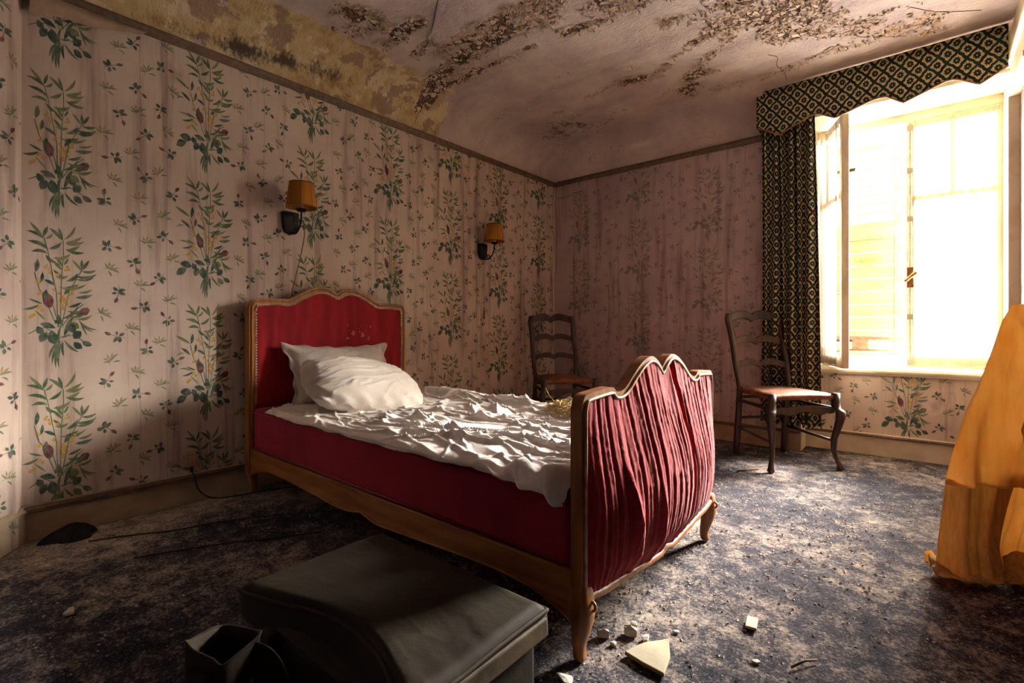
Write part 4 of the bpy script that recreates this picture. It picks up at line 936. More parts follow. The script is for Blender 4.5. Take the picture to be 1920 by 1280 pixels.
# pillows
def pillow(name, W_, H_, T_, seed, mat, M, label, flange=0.0, pinch=0.10, wr=1.0, rnd=0.0):
    n = 72; u = np.linspace(-1, 1, n); U, Vv = np.meshgrid(u, u)
    prof = np.clip((1 - np.abs(U) ** 2.6), 0, 1) ** 0.55 * np.clip((1 - np.abs(Vv) ** 2.6), 0, 1) ** 0.55
    if flange: 
        e = 1 - flange
        uu, v2 = np.clip(U / e, -1, 1), np.clip(Vv / e, -1, 1)
        prof = np.clip((1 - np.abs(uu) ** 2.6), 0, 1) ** 0.55 * np.clip((1 - np.abs(v2) ** 2.6), 0, 1) ** 0.55
    # sides draw in between the corners
    xs_ = U * np.sqrt(1 - rnd * Vv ** 2) * W_ / 2 * (1 - pinch * (1 - Vv ** 2) * np.abs(U) ** 3); ys_ = Vv * np.sqrt(1 - rnd * U ** 2) * H_ / 2 * (1 - pinch * (1 - U ** 2) * np.abs(Vv) ** 3)
    wrk = 0.010 * wr * (ridge(fbm(U * 1.1 + Vv * .5 + seed, Vv * 4.5 - U * 1.6, seed, 2), 0.06) + 0.7 * ridge(fbm(U * 1.4 - Vv * .5, Vv * 5.5 - U * 2.2, seed + 4, 2), 0.05)) + 0.018 * wr * (fbm(U * 1.5, Vv * 2, seed + 8) - 0.5)
    edge_w = 0.012 * wr * np.sin(U * 17 + Vv * 13 + seed) * np.clip((np.maximum(np.abs(U), np.abs(Vv)) - 0.75) * 4, 0, 1)
    vs, fs = [], []
    for sd in (1, -1):
        zz = sd * (T_ / 2 * prof + 0.002) + (wrk * prof ** 0.6 * sd + edge_w * (1 - prof))
        k = len(vs); P = np.stack([xs_.ravel(), ys_.ravel(), zz.ravel()], 1); vs += P.tolist()
        f = [tuple(i + k for i in q) for q in gridf(n, n)]; fs += f if sd > 0 else [q[::-1] for q in f]
    # stitch the two sides
    ring = [i for i in range(n)] + [j * n + n - 1 for j in range(1, n)] + [(n - 1) * n + i for i in range(n - 2, -1, -1)] + [j * n for j in range(n - 2, 0, -1)]
    for a, b in zip(ring, ring[1:] + ring[:1]): fs.append((a, a + n * n, b + n * n, b))
    vs = [M @ Vector(p) for p in vs]
    return mesh(name, vs, fs, mat, None, True, label=label, cat='pillow')
def frame3(c, xa, ya):
    xa = Vector(xa).normalized(); za = xa.cross(Vector(ya)).normalized(); ya = za.cross(xa)
    return Matrix(((xa.x, ya.x, za.x, c[0]), (xa.y, ya.y, za.y, c[1]), (xa.z, ya.z, za.z, c[2]), (0, 0, 0, 1)))
pillow('pillow', 0.68, 0.40, 0.15, 5.0, PILLOWB, frame3((-2.60, 1.555, 0.60), (0.02, 1, -0.02), (-0.36, 0, 1)), 'dull grey pillow with raised corners leaning against the headboard', 0.10, 0.14)
pillow('pillow', 0.64, 0.46, 0.20, 12.0, PILLOWM, frame3((-2.27, 1.475, 0.573), (0.16, 1, -0.14), (-0.90, 0.14, 0.42)), 'plump off-white pillow lying in front of the other pillow', 0.0, 0.03, 1.0, 0.30)

# straw heap on the sheet
sb = MB()
for k in range(460):
    a = random.uniform(0, 2 * PI); r = 0.10 * math.sqrt(random.random()); cx_, cy_ = -1.22 + r * 1.7 * math.cos(a), 1.93 + r * math.sin(a) * 1.0
    L = random.uniform(0.03, 0.11); an = random.uniform(0, 2 * PI); h0 = 0.478 + random.uniform(0, 0.095) * (1 - r / 0.13); bend = random.uniform(-0.03, 0.03); tl = random.gauss(0, 0.16)
    pts = [(cx_ + L * (t - .5) * math.cos(an) + bend * (t * (1 - t) * 4) * math.sin(an), cy_ + L * (t - .5) * math.sin(an) - bend * (t * (1 - t) * 4) * math.cos(an), max(0.466, h0 + tl * L * (t - .5) + 0.012 * math.sin(t * PI))) for t in (0, .33, .66, 1)]
    sb.tube(pts, random.uniform(0.0008, 0.0016), 4, False)
sb.tube([(-1.36, 1.97, 0.50), (-1.40, 1.98, 0.515), (-1.43, 1.975, 0.545), (-1.45, 1.975, 0.58)], 0.0018, 5)
for c in range(5): sb.tube([(-1.2 + .07 * c * .6, 1.95, 0.51), (-1.19 + .05 * c, 1.97, 0.56), (-1.13 + .05 * c, 1.95, 0.552), (-1.09 + .03 * c, 1.93, 0.50)], 0.0014, 5)
sb.build('straw_heap', STRAW, kind='stuff', label='small heap of dry straw on the sheet beside the footboard', cat='straw')

# ------------------------------------------------------------------ ladder-back chairs
def chair(loc, rz, label):
    t = empty('ladderback_chair', loc, rz, label=label, cat='chair', group='rush-seated ladder-back chairs')
    def acc(u): u = abs(u); return math.sin(PI * min(u, 1) ** 0.72)
    # back posts: centre path
    def post_x(z): return 0.178 + 0.024 * max(0, (z - 0.46) / 0.5) + 0.006 * math.sin((z - 0.46) * 12) * (z > 0.46)
    def post_y(z): z = z * 0.975; return 0.19 + (0.045 * (0.46 - z) / 0.46 if z < 0.46 else 0.14 * ((z - 0.46) / 0.52) ** 1.25)
    for sd in (-1, 1):
        secs = []
        for z in np.linspace(0, 0.978, 22):
            hw = 0.019 + 0.002 * math.sin(z * 9); cx, cy = sd * post_x(z), post_y(z)
            if z > 0.93: cx -= sd * 0.02 * ((z - 0.93) / 0.048) ** 2
            secs.append([(cx + hw * math.copysign(abs(math.cos(a)) ** .6, math.cos(a)), cy + hw * 0.85 * math.copysign(abs(math.sin(a)) ** .6, math.sin(a)), z) for a in np.linspace(0, 2 * PI, 10, False)])
        MB().loft(secs).build('back_post', DARKWOOD, t, True)
    for zc, hh, amp in ((0.952, 0.052, 0.034), (0.785, 0.040, 0.030), (0.625, 0.036, 0.028)):
        hw = post_x(zc) - (0.012 if zc < 0.9 else 0.014)
        us = np.concatenate([-np.linspace(1, 0.0, 22), np.linspace(0, 1, 22)[1:]])
        top = [(u * hw, zc + hh / 2 + amp * acc(u) * 0.9 - 0.008) for u in us]; bot = [(u * hw, zc - hh / 2 + amp * (0.75 * acc(u)) - 0.012) for u in us]
        yy = post_y(zc) + 0.004
        mb = MB().strip(top, bot, 'y', yy - 0.010, yy + 0.010)
        # slight curve in plan
        mb.v = [(x, y + 0.022 * (1 - (x / hw) ** 2), z) for x, y, z in mb.v]
        bevel(mb.build('crest_rail' if zc > 0.9 else 'back_slat', DARKWOOD, t), 0.004, 2, 50)
    # front legs
    for sd in (-1, 1):
        secs = []
        for z, o_, hw in ((0.0, 0.018, 0.013), (0.012, 0.024, 0.019), (0.03, 0.020, 0.015), (0.06, 0.006, 0.0125), (0.12, -0.008, 0.0135), (0.19, -0.006, 0.016), (0.26, 0.010, 0.019), (0.32, 0.022, 0.022), (0.355, 0.022, 0.024), (0.372, 0.010, 0.024), (0.378, 0.002, 0.022), (0.42, 0.0, 0.021), (0.472, 0.0, 0.021)):
            cx, cy = sd * (0.212 + o_ * 0.85), -0.20 - o_ * 0.85
            secs.append([(cx + hw * math.copysign(abs(math.cos(a)) ** .55, math.cos(a)), cy + hw * math.copysign(abs(math.sin(a)) ** .55, math.sin(a)), z) for a in np.linspace(0, 2 * PI, 12, False)])
        MB().loft(secs).build('front_leg', DARKWOOD, t, True)
    # seat
    n = 56; U, V_ = np.meshgrid(np.linspace(-1, 1, n), np.linspace(-1, 1, n))
    yy = V_ * 0.205 - 0.005; hwid = 0.212 - 0.034 * (V_ + 1) / 2
    m_ = np.maximum(np.abs(U), np.abs(V_)); e = np.clip((m_ - 0.86) / 0.14, 0, 1)
    zt = 0.468 + 0.008 * (1 - np.abs(U) ** 2) - 0.016 * e ** 2 + 0.0016 * np.sin(m_ * 75) - 0.004 * np.exp(-((np.abs(U) - np.abs(V_)) / 0.03) ** 2) * m_
    vs = np.concatenate([np.stack([(U * hwid).ravel(), yy.ravel(), zt.ravel()], 1), np.stack([(U * hwid * .985).ravel(), yy.ravel() * .985, (0 * zt + 0.434).ravel()], 1)]).tolist()
    fs = gridf(n, n) + [tuple(i + n * n for i in q[::-1]) for q in gridf(n, n)]
    ring = [i for i in range(n)] + [j * n + n - 1 for j in range(1, n)] + [(n - 1) * n + i for i in range(n - 2, -1, -1)] + [j * n for j in range(n - 2, 0, -1)]
    for a, b in zip(ring, ring[1:] + ring[:1]): fs.append((a, a + n * n, b + n * n, b))
    mesh('seat', vs, fs, RUSH, t, True, label='woven rush seat')
    # apron under the seat front
    us = np.linspace(-1, 1, 41); hw = 0.196
    top = [(u * hw, 0.392 + 0.012 * math.cos(u * PI) * 0.5) for u in us]; bot = [(u * hw, 0.350 + 0.012 * math.cos(u * PI * 2) - 0.012 * (abs(u) > .8)) for u in us]
    bevel(MB().strip(top, bot, 'y', -0.212, -0.190).build('apron', DARKWOOD, t), 0.003, 2, 50)
    for sd in (-1, 1):
        for z in (0.185, 0.375):
            MB().tube([(sd * 0.205, -0.195, z - (0.01 if z < .3 else 0)), (sd * 0.182, 0.205, z + 0.006)], 0.0095 if z < .3 else 0.012, 8).build('stretcher', DARKWOOD, t, True)
    for z in (0.255, 0.40): MB().tube([(-0.178, post_y(z), z), (0.178, post_y(z), z)], 0.010, 8).build('stretcher', DARKWOOD, t, True)
    return t
ch1 = chair((-0.728, 3.60, 0.0), math.radians(47), 'dark ladder-back chair beside the green curtain, rush seat catching the light')
ch2 = copy_tree(ch1); ch2.location = (-2.31, 3.375, 0.0); ch2.rotation_euler = (0, 0, math.radians(52))
ch2['label'] = 'dark ladder-back chair in the shadowed corner behind the bed'

# ------------------------------------------------------------------ wall lamps
def sconce(y, z, label):
    t = empty('wall_lamp', (XL, y, z), label=label, cat='wall lamp', group='wall lamps over the bed')
    us = np.linspace(0, 1, 14)
    sh_ = [(0.048, 0.058), (0.044, 0.066), (-0.044, 0.066), (-0.048, 0.058), (-0.044, -0.02), (-0.03, -0.055), (0, -0.068), (0.03, -0.055), (0.044, -0.02)]
    bevel(MB().prism(sh_, 'x', 0.002, 0.030).build('back_plate', IRON, t), 0.005, 2)
    arm = catmull([(0.028, 0, -0.05), (0.055, 0, -0.064), (0.09, 0, -0.062), (0.125, 0, -0.036), (0.145, 0, 0.005), (0.150, 0, 0.05)], 6)
    MB().tube(arm, 0.0055, 8).build('arm', IRON, t, True)
    s1 = catmull([(0.028, 0, 0.045), (0.05, 0, 0.05), (0.066, 0, 0.035), (0.066, 0, 0.012), (0.056, 0, 0.002)], 6)
    s2 = [(0.082 + 0.015 * math.cos(a) * (1 - .03 * a), 0, -0.046 + 0.015 * math.sin(a) * (1 - .03 * a)) for a in np.linspace(-2, 4, 18)]
    MB().tube(s1, 0.004, 8).tube(s2, 0.004, 8).build('scroll', IRON, t, True)
    MB().lathe([(0.001, 0.046), (0.02, 0.048), (0.031, 0.058), (0.032, 0.062), (0.02, 0.056), (0.001, 0.054)], (0.15, 0, 0)).build('drip_pan', IRON, t, True)
    MB().lathe([(0.011, 0.055), (0.011, 0.112), (0.006, 0.114), (0.001, 0.114)], (0.15, 0, 0), 14).build('candle_tube', pmat('candle_tube', (210, 196, 170), (186, 168, 140), 20, rough=0.5), t, True)
    MB().lathe([(0.008, 0.114), (0.016, 0.128), (0.018, 0.145), (0.012, 0.165), (0.003, 0.178)], (0.15, 0, 0), 14).build('bulb', pmat('bulb_glass', (220, 214, 204), (200, 190, 176), 20, rough=0.1), t, True)
    sd_ = MB().lathe([(0.081, 0.070), (0.080, 0.073), (0.064, 0.205), (0.062, 0.208)], (0.15, 0, 0), 40).build('lamp_shade', SHADE, t, True, label='ochre pleated fabric shade'); solid(sd_, 0.0018)
    rb = MB()
    for k in range(8):
        a = 2 * PI * k / 8 + 0.3; rb.tube([(0.15 + 0.0815 * math.cos(a), 0.0815 * math.sin(a), 0.071), (0.15 + 0.0635 * math.cos(a), 0.0635 * math.sin(a), 0.207)], 0.0012, 5)
    rb.build('shade_seam', pmat('shade_seam_' + str(y), (120, 72, 30), (140, 86, 36), 20), sd_, True)
    for r_, z_ in ((0.0815, 0.072), (0.0632, 0.206)):
        MB().tube([(0.15 + r_ * math.cos(a), r_ * math.sin(a), z_) for a in np.linspace(0, 2 * PI, 33)], 0.003, 6).build('shade_band', pmat('shade_band_%s%s' % (y, z_), (96, 60, 28), (120, 78, 36), 20), sd_, True)
    return t
s1_ = sconce(1.345, 1.478, 'ochre-shaded wall lamp above the headboard, its cord trailing behind the bed')
s2_ = sconce(2.952, 1.502, 'smaller-looking ochre-shaded wall lamp nearer the corner, with a tasselled pull cord')
cd_ = catmull([(0.03, 0.02, -0.055), (0.10, 0.03, -0.02), (0.115, 0.035, -0.07), (0.075, 0.03, -0.2), (0.035, 0.005, -0.38), (0.025, -0.01, -0.50)], 6)
MB().tube(cd_, 0.003, 6).build('cord', CORDM, s1_, True)
o = MB().tube(catmull([(0.02, 0.006, -0.065), (0.022, 0.010, -0.2), (0.02, 0.014, -0.46)], 5), 0.0016, 5).build('pull_cord', CORDM, s2_, True)
MB().lathe([(0.001, 0), (0.004, -0.004), (0.005, -0.02), (0.003, -0.025), (0.008, -0.055), (0.010, -0.10), (0.002, -0.10)], (0.02, 0.014, -0.455), 10).build('tassel', CORDM, o, True)

# ------------------------------------------------------------------ suitcase and satchel in front
cs = empty('suitcase', (-0.90, 0.67, 0), label='big dark olive leather suitcase on the floor along the bed', cat='suitcase')
def cp(o, par=None):
    o.parent = par or cs
    o.matrix_parent_inverse = Matrix.Translation((0.90, -0.67, 0)) if not par else Matrix.Identity(4)
    return o
SX0, SX1, SY0, SY1 = -1.195, -0.612, 0.46, 0.838
cp(bevel(MB().box((SX0 + 0.012, SY0 + 0.012, 0.0), (SX1 - 0.016, SY1 - 0.012, 0.25)).build('body', LEATHER), 0.018, 3))
n, m_ = 70, 50
U, V_ = np.meshgrid(np.linspace(0, 1, n), np.linspace(0, 1, m_))
def fr_y(u): return SY0 - 0.006 + 0.075 * np.sin(PI * np.clip(u, 0, 1) ** 1.2) ** 1.2 + 0.018 * u
xT = SX0 + (SX1 - SX0) * U; yT = fr_y(U) + (SY1 - fr_y(U)) * V_
edge_ = np.minimum.reduce([U * (SX1 - SX0), (1 - U) * (SX1 - SX0), V_ * 0.36, (1 - V_) * 0.36])
zT = 0.300 - 0.018 * np.clip(1 - edge_ / 0.02, 0, 1) ** 2 + 0.008 * (fbm(U * 3, V_ * 3, 101) - 0.5) - 0.010 * np.exp(-((U - 0.6) / .3) ** 2 - ((V_ - .45) / .3) ** 2) + 0.0012 * ridge(fbm(U * 4, V_ * 5, 104, 2), .05)
vs = np.stack([xT.ravel(), yT.ravel(), zT.ravel()], 1).tolist(); fs = gridf(n, m_)
ring = [i for i in range(n)] + [j * n + n - 1 for j in range(1, m_)] + [(m_ - 1) * n + i for i in range(n - 2, -1, -1)] + [j * n for j in range(m_ - 2, 0, -1)]
k0 = len(vs)
for lev, (dz, out) in enumerate(((0.235, 0.004), (0.228, -0.004))):
    for i in ring:
        x_, y_, z_ = vs[i]; fx_ = 0.05 * math.exp(-((x_ + 0.86) / 0.16) ** 2) * (y_ < 0.6) * -0.6
        vs.append((x_ + out * (1 if x_ > -0.9 else -1), max(y_, SY0 - .004) + (-0.035 * math.sin(PI * (x_ - SX0) / (SX1 - SX0)) if y_ < 0.60 and i < n else 0), dz))
q = len(ring)
for a in range(q):
    b = (a + 1) % q; fs.append((ring[a], k0 + a, k0 + b, ring[b])); fs.append((k0 + a, k0 + q + a, k0 + q + b, k0 + b))
lid = cp(mesh('lid', vs, fs, LEATHER, None, True))
# piping along the lid edges
rim = [Vector(vs[i]) + Vector((0, 0, 0.001)) for i in ring]; rim.append(rim[0])
cp(MB().tube(rim, 0.005, 8, False).build('piping', LEATHER2, smooth=True))
cp(bevel(MB().box((SX1 - 0.004, SY0 + 0.09, 0.236), (SX1 + 0.008, SY1 - 0.008, 0.276)).build('rim_strip', EDGEL, label='scuffed strip along the lid end, painted pale as if lit'), 0.004))
hd = catmull([(-0.99, SY0 + 0.01, 0.17), (-0.98, SY0 - 0.04, 0.185), (-0.90, SY0 - 0.055, 0.19), (-0.82, SY0 - 0.04, 0.185), (-0.81, SY0 + .01, 0.17)], 6)
cp(MB().tube(hd, 0.010, 8).build('handle', LEATHER2, smooth=True))
for xx_ in (-1.06, -0.72):
    cp(bevel(MB().box((xx_ - 0.02, SY0 - 0.008, 0.08), (xx_ + 0.02, SY0 + 0.02, 0.24)).build('strap', LEATHER2), 0.003))

sa = empty('satchel', (-1.02, 0.36, 0), 0.35, label='open brown leather satchel standing in front of the suitcase', cat='satchel')
SW, SD, SH = 0.115, 0.045, 0.285
n = 48; prof = []
def sat_ring(z, k=1.0):
    r = []
    for a in np.linspace(0, 2 * PI, n, False):
        c_, s_ = math.cos(a), math.sin(a); e = 0.35
        r.append((SW / 2 * k * math.copysign(abs(c_) ** e, c_) * (1 + .06 * math.sin(z * 20 + a)), SD * k * math.copysign(abs(s_) ** e, s_) * (1 + .10 * math.sin(a * 2 + z * 9)), z + 0.008 * math.sin(a * 2) * (z > .2)))
    return r
secs = [sat_ring(z) for z in np.linspace(0, SH, 9)] + [sat_ring(z, 0.94) for z in np.linspace(SH, 0.02, 6)]
MB().loft(secs).build('pouch', LEATHER2, sa, True)
MB().tube([Vector(p) for p in sat_ring(SH)] + [Vector(sat_ring(SH)[0])], 0.0030, 6, False).build('rim', LEATHER2, sa, True)
bevel(MB().box((-0.032, -SD - 0.008, 0.205), (0.022, -SD + 0.004, 0.255)).build('patch', LEATHER2, sa), 0.004)
MB().tube([(-0.015, -SD - .012, 0.222), (-0.015, -SD - .012, 0.240), (0.008, -SD - .012, 0.240), (0.008, -SD - .012, 0.222), (-0.015, -SD - .012, 0.222)], 0.0022, 6).build('buckle', IRON, sa)
# gusset flap folded out to the right, with its strap
U, V_ = np.meshgrid(np.linspace(0, 1, 26), np.linspace(0, 1, 20))
fx_ = SW / 2 - 0.005 + 0.19 * U; fy_ = 0.02 - 0.045 * U + 0.03 * np.sin(PI * U * 1.3) - 0.03 * (1 - V_); fz_ = 0.02 + (0.262 - 0.15 * U) * V_ + 0.012 * np.sin(U * 9) * V_
solid(gridmesh('flap', fx_, fy_, fz_, LEATHER, sa), 0.004)
st_ = [(SW / 2 + 0.02 + 0.15 * t, -0.02 - 0.02 * math.sin(t * PI), 0.235 - 0.15 * t + 0.01 * math.sin(t * 7)) for t in np.linspace(0, 1, 12)]
mb = MB()
for k in range(11):
    a, b = Vector(st_[k]), Vector(st_[k + 1]); wv = Vector((0.006, 0.004, 0.012))
    mb.add([a + wv, a - wv, b - wv, b + wv], [(0, 1, 2, 3)])
solid(mb.build('strap', LEATHER2, sa, True), 0.004)

# ------------------------------------------------------------------ ochre sheet slumped off the right wall
ys_root = empty('ochre_sheet', (0.15, 2.4, 0), label='stiff torn ochre sheet slumped from the right wall to the floor', cat='cloth sheet')
A = np.array([0.016, 2.29]); Bv = np.array([0.244, 0.21]) ; NR = np.array([0.645, -0.764])
def ysheet(name, s0f, s1f, z0, z1, off, mat, nrow=60, ncol=60, label=None, ragged=0.0, thick=0.002):
    T, S = np.meshgrid(np.linspace(0, 1, nrow), np.linspace(0, 1, ncol), indexing='ij')
    zb = z0 + ragged * (fbm(S * 7, S * 0, 111) - 0.5)
    Zz = zb + (z1 - zb) * T
    s = s0f(Zz) + (s1f(Zz) - s0f(Zz)) * S
    o_ = off(s, Zz, S, T) * np.clip((s - s0(Zz)) / 0.14, 0.02, 1) ** 0.8
    x = A[0] + Bv[0] * s + NR[0] * o_; y = A[1] + Bv[1] * s + NR[1] * o_
    o = gridmesh(name, x - 0.15, y - 2.4, Zz, mat, ys_root, label=label); solid(o, thick, 0); return o
zk = [0.0, 0.03, 0.10, 0.23, 0.352, 0.40, 0.523, 0.60, 0.676, 0.78, 0.905, 0.96]
sk = [0.02, 0.0, 0.03, 0.08, 0.13, 0.17, 0.29, 0.38, 0.50, 0.62, 0.76, 0.86]
s0 = lambda z: np.interp(z, zk, sk)
s_wall = lambda z: 1.30 + 0 * z
def base_off(s, z):
    q = np.clip((s - s0(z)) / 1.15, 0, 1)
    return (0.055 * np.sin(PI * q) * (1 - 0.5 * z) + 0.022 * np.sin(s * 6.5 + z * 2.6) * (1 - 0.5 * z) + 0.010 * np.sin(s * 15 - z * 5) * np.clip(1 - z, 0, 1)
            + 0.45 * np.clip(0.12 - z, 0, 1) ** 1.2 - 0.025 * np.clip(0.10 - q, 0, .1) / .1)
def creases(s, z):
    q = (s - 0.85 * z) * 2.9 + 0.25 * fbm(s * 2, z * 2, 127); tri = np.abs(q - np.floor(q) - 0.5) * 2
    return 0.026 * tri ** 1.3 * np.clip(z * 1.6, 0.2, 1) + 0.014 * ridge(fbm(s * 2.2 + z * 1.5, z * 2 - s * 2, 121, 2), 0.09) + 0.010 * ridge(fbm(s * 4 - z * 2, z * 1.2 + s, 125, 2), 0.07)
ysheet('upper_sheet', s0, s_wall, 0.335, 0.96, lambda s, z, S, T: base_off(s, z) + creases(s, z) + 0.004 + 0.012 * (1 - T) ** 3, YELLOW, ragged=0.045)
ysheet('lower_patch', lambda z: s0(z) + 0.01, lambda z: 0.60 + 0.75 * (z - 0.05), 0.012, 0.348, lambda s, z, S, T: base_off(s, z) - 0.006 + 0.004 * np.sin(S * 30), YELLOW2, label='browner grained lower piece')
ysheet('back_layer', lambda z: 0.48 + 0.5 * (z - .05), s_wall, 0.012, 0.40, lambda s, z, S, T: base_off(s, z) - 0.03 + creases(s, z), YELLOW)
# folded-back wing at the right
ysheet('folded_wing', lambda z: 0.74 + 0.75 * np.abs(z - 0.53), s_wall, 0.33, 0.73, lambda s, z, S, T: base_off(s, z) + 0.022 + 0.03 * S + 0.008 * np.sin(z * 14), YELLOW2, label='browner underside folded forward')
# hem pieces lying on the floor
def hem(cx, cy, L, W_, an, h, seed, nm='floor_hem'):
    U, V_ = np.meshgrid(np.linspace(-1, 1, 30), np.linspace(-1, 1, 16))
    rr = 1 + 0.25 * (fbm(U * 2, V_ * 2, seed) - .5)
    lx = U * L / 2 * rr * (1 - 0.15 * V_ ** 2); ly = V_ * W_ / 2 * rr * (1 - 0.35 * U ** 2)
    zz = 0.004 + h * np.clip(fbm(U * 1.5, V_ * 1.5, seed + 3) * 1.4 - 0.3, 0, 1) + h * np.clip(V_, 0, 1) ** 2 + 0.4 * h * np.clip(-U - .4, 0, 1)
    x = cx + lx * math.cos(an) - ly * math.sin(an) - 0.15; y = cy + lx * math.sin(an) + ly * math.cos(an) - 2.4
    solid(gridmesh(nm, x, y, zz, YELLOW2 if seed % 2 else YELLOW, ys_root), 0.002, 1)
hem(0.105, 2.315, 0.24, 0.13, 0.75, 0.05, 131); hem(0.06, 2.34, 0.15, 0.09, 0.55, 0.04, 134); hem(0.25, 2.40, 0.22, 0.10, 0.15, 0.06, 137)

# ------------------------------------------------------------------ small things
so = empty('wall_socket', (XL, 0.833, 0.224), label='square cream surface socket low on the left wall', cat='socket')
bevel(MB().box((0.0, -0.032, -0.04), (0.028, 0.032, 0.04)).build('box', SOCKET, so), 0.005, 3)
bevel(MB().box((0.026, -0.018, -0.024), (0.034, 0.018, 0.024)).build('face_plate', SOCKET, so), 0.004)
MB().tube([(0.012, 0.015, -0.038), (0.014, 0.016, -0.07)], 0.007, 8).build('plug', IRON, so)
cb = catmull([(XL + 0.016, 0.849, 0.16), (XL + .03, 0.855, 0.13), (XL + 0.035, 0.875, 0.06), (XL + 0.05, 0.93, 0.012), (XL + 0.09, 1.03, 0.006), (XL + .13, 1.2, 0.006), (XL + 0.2, 1.32, 0.006)], 8)
MB().tube(cb, 0.0035, 6).build('power_cable', CABLE, smooth=True, label='black cable dropping from the socket and running under the bed', cat='cable')
cb = catmull([(-2.62, 0.42, 0.005), (-2.56, 0.55, 0.005), (-2.48, 0.68, 0.005), (-2.44, 0.82, 0.005), (-2.35, 1.0, 0.005), (-2.25, 1.12, 0.005)], 8)
MB().tube(cb, 0.003, 6).build('floor_cable', CABLE, smooth=True, label='thin dark cable across the floor, nearer the skirting', cat='cable')
cb = catmull([(-2.30, 0.50, 0.005), (-2.26, 0.60, 0.005), (-2.17, 0.78, 0.005), (-2.06, 0.95, 0.005), (-1.98, 1.08, 0.005)], 8)
MB().tube(cb, 0.003, 6).build('floor_cable', CABLE, smooth=True, label='thin dark cable across the floor, farther from the skirting', cat='cable')
# crumpled cloth in the left corner
U, V_ = np.meshgrid(np.linspace(0, 2 * PI, 48), np.linspace(0, 1, 18))
r_ = (1 - V_ ** 1.5 * 0.98) * (1 + 0.25 * np.sin(U * 3 + 1) * (1 - V_) + 0.3 * (fbm(np.cos(U) * 2 + 5, np.sin(U) * 2 + 5, 141) - .5))
gridmesh('crumpled_cloth', -2.735 + 0.05 * r_ * np.cos(U), 0.385 + 0.085 * r_ * np.sin(U), 0.052 * np.sin(V_ * PI / 2) * (0.8 + 0.5 * fbm(np.cos(U) * 2 + V_ * 3 + 7, np.sin(U) * 2 + 3, 143)), DARKCLOTH, None,
         label='small black crumpled rag against the left skirting corner', cat='rag')

def chunk(x, y, sx, sy, sz, label, seed, group='fallen plaster pieces'):
    rg = np.random.default_rng(seed); n = 7
    an = np.sort(rg.uniform(0, 2 * PI, n)); base = [(sx * math.cos(a) * rg.uniform(.8, 1), sy * math.sin(a) * rg.uniform(.8, 1)) for a in an]
    v = [(x + a, y + b, 0.001) for a, b in base] + [(x + a * .98 + rg.uniform(-.1, .1) * sx, y + b * .98, sz * rg.uniform(.7, 1.0)) for a, b in base] + [(x + .1 * sx, y, sz * 1.12)]
    f = [tuple(range(n - 1, -1, -1))] + [(i, (i + 1) % n, n + (i + 1) % n, n + i) for i in range(n)] + [(n + i, n + (i + 1) % n, 2 * n) for i in range(n)]
    o = mesh('plaster_chunk', v, f, PLASTER, label=label, cat='plaster chunk', group=group); bevel(o, min(sz, .01) * 0.25, 1, 20); return o
slab = [(-0.620, 1.200), (-0.600, 1.262), (-0.592, 1.276), (-0.551, 1.328), (-0.520, 1.262), (-0.504, 1.186), (-0.560, 1.190)]
o = bevel(MB().prism(slab, 'z', 0.003, 0.014).build('plaster_slab', BOARD, label='flat pale broken plasterboard piece on the floor beside the bed leg', cat='plaster slab'), 0.002)
for i, (x, y, a, b, c, lb) in enumerate([(-0.703, 1.235, 0.020, 0.017, 0.022, 'white plaster chunk on the floor nearest the front bed leg'), (-0.648, 1.292, 0.022, 0.019, 0.026, 'white plaster lump just above the flat pale slab, right of the leg'),
        (-0.600, 1.302, 0.016, 0.020, 0.012, 'crumbly grey plaster piece touching the flat slab'), (-0.665, 1.222, 0.011, 0.009, 0.010, 'small plaster pebble left of the flat slab'),
        (-0.346, 1.40, 0.014, 0.012, 0.006, 'small square white chip on the sunlit floor at bottom right'), (-0.69, 1.02, 0.03, 0.02, 0.01, 'pale plaster chip at the bottom edge, beneath the bed leg'), (-2.02, 0.275, 0.028, 0.02, 0.012, 'dull plaster piece alone on the dark floor at left'),
        (-0.66, 1.345, 0.016, 0.012, 0.008, 'flattish plaster crumb behind the two white lumps'), (-0.555, 1.39, 0.012, 0.010, 0.006, 'tiny pale chip between the slab and the footboard centre')]):
    chunk(x, y, a, b, c, lb, 200 + i)
M = Matrix.Translation((-0.397, 1.565, 0.004)) @ Matrix.Rotation(0.15, 4, 'Z')
bevel(MB().box((-0.015, -0.030, 0), (0.015, 0.030, 0.008), M).build('plaster_strip', PLASTER, label='narrow white oblong chip on the floor right of the footboard', cat='plaster chunk', group='fallen plaster pieces'), 0.002)
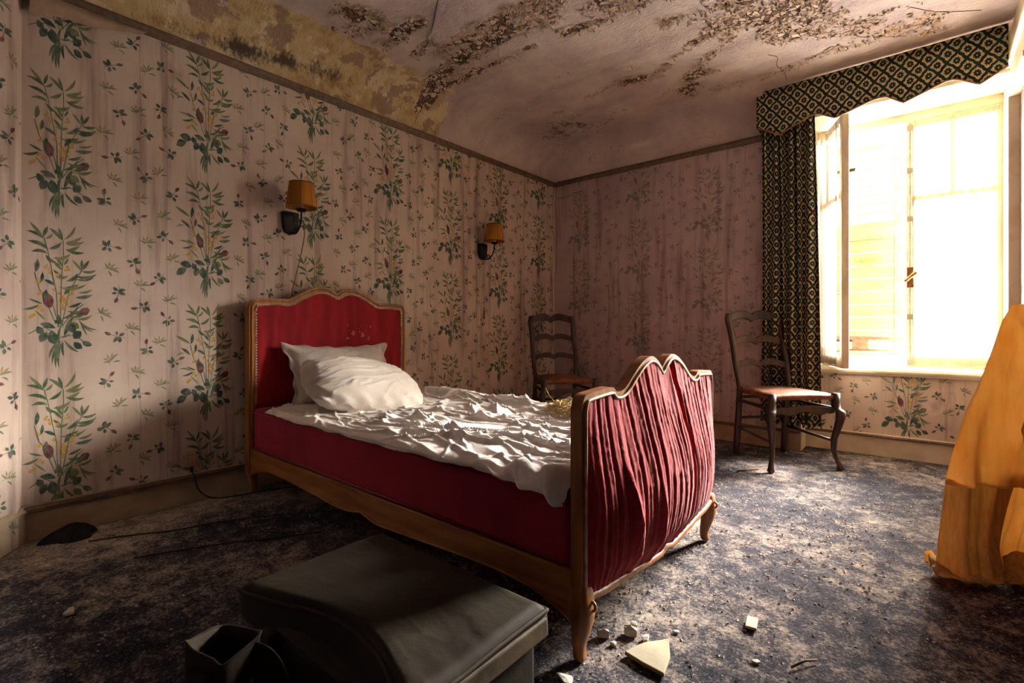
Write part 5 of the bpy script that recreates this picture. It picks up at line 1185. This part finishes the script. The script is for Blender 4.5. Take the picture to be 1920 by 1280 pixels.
MB().tube([(-0.268, 1.43, 0.006), (-0.245, 1.475, 0.010), (-0.222, 1.505, 0.006)], 0.003, 6).tube([(-0.245, 1.475, 0.010), (-0.25, 1.50, .008)], 0.002, 5).build('twig', TWIG, smooth=True, label='thin brown twig on the floor at bottom right', cat='twig')
MB().tube([(-0.885, 3.16, 0.006), (-0.85, 3.23, 0.008), (-0.80, 3.31, 0.006)], 0.006, 6).build('twig', TWIG, smooth=True, label='short stick on the floor in front of the curtain-side chair', cat='twig')

# crumbs of plaster all over the floor
cm = MB(); cmi = []
CR = [pmat('crumb_pale', (190, 176, 158), (150, 136, 122), 40, rough=0.9), pmat('crumb_grey', (110, 100, 94), (78, 70, 68), 40, rough=0.9), pmat('crumb_red', (150, 50, 44), (110, 40, 38), 40, rough=0.9)]
cnt = 0
while cnt < 10000:
    if cnt % 2: x, y = random.uniform(-1.3, 0.35), random.uniform(0.7, 3.2)
    else: x, y = random.uniform(-2.8, 0.34), random.uniform(0.1, 4.15)
    d = float(vn(x * 3.1, y * 3.1, 5)) * 0.6 + float(vn(x * 9, y * 9, 8)) * 0.4
    if math.exp(-((x + 0.72) / .22) ** 2 - ((y - 1.4) / .35) ** 2) * 0.5 + d < random.uniform(0.25, 0.85): continue
    s = random.choice((0.0018, 0.0025, 0.003, 0.0035, 0.0045, 0.0065)) * (1.0 if y < 2 else 1.25); a = random.uniform(0, 6.28)
    v = [(x + s * math.cos(a), y + s * math.sin(a), 0), (x + s * .8 * math.cos(a + 2.0), y + s * .8 * math.sin(a + 2.0), 0), (x + s * math.cos(a + 4), y + s * math.sin(a + 4), 0), (x + random.uniform(-.3, .3) * s, y + random.uniform(-.3, .3) * s, s * random.uniform(.25, .6)), ]
    cm.add(v, [(0, 1, 3), (1, 2, 3), (2, 0, 3)])
    k = 0 if random.random() < 0.85 else 1
    if random.random() < 0.008 and x > -1.3: k = 2
    cmi += [k] * 3; cnt += 1
mesh('floor_crumbs', cm.v, cm.f, mats=CR, mi=cmi, kind='stuff', label='countless plaster crumbs strewn over the dark carpet', cat='debris')
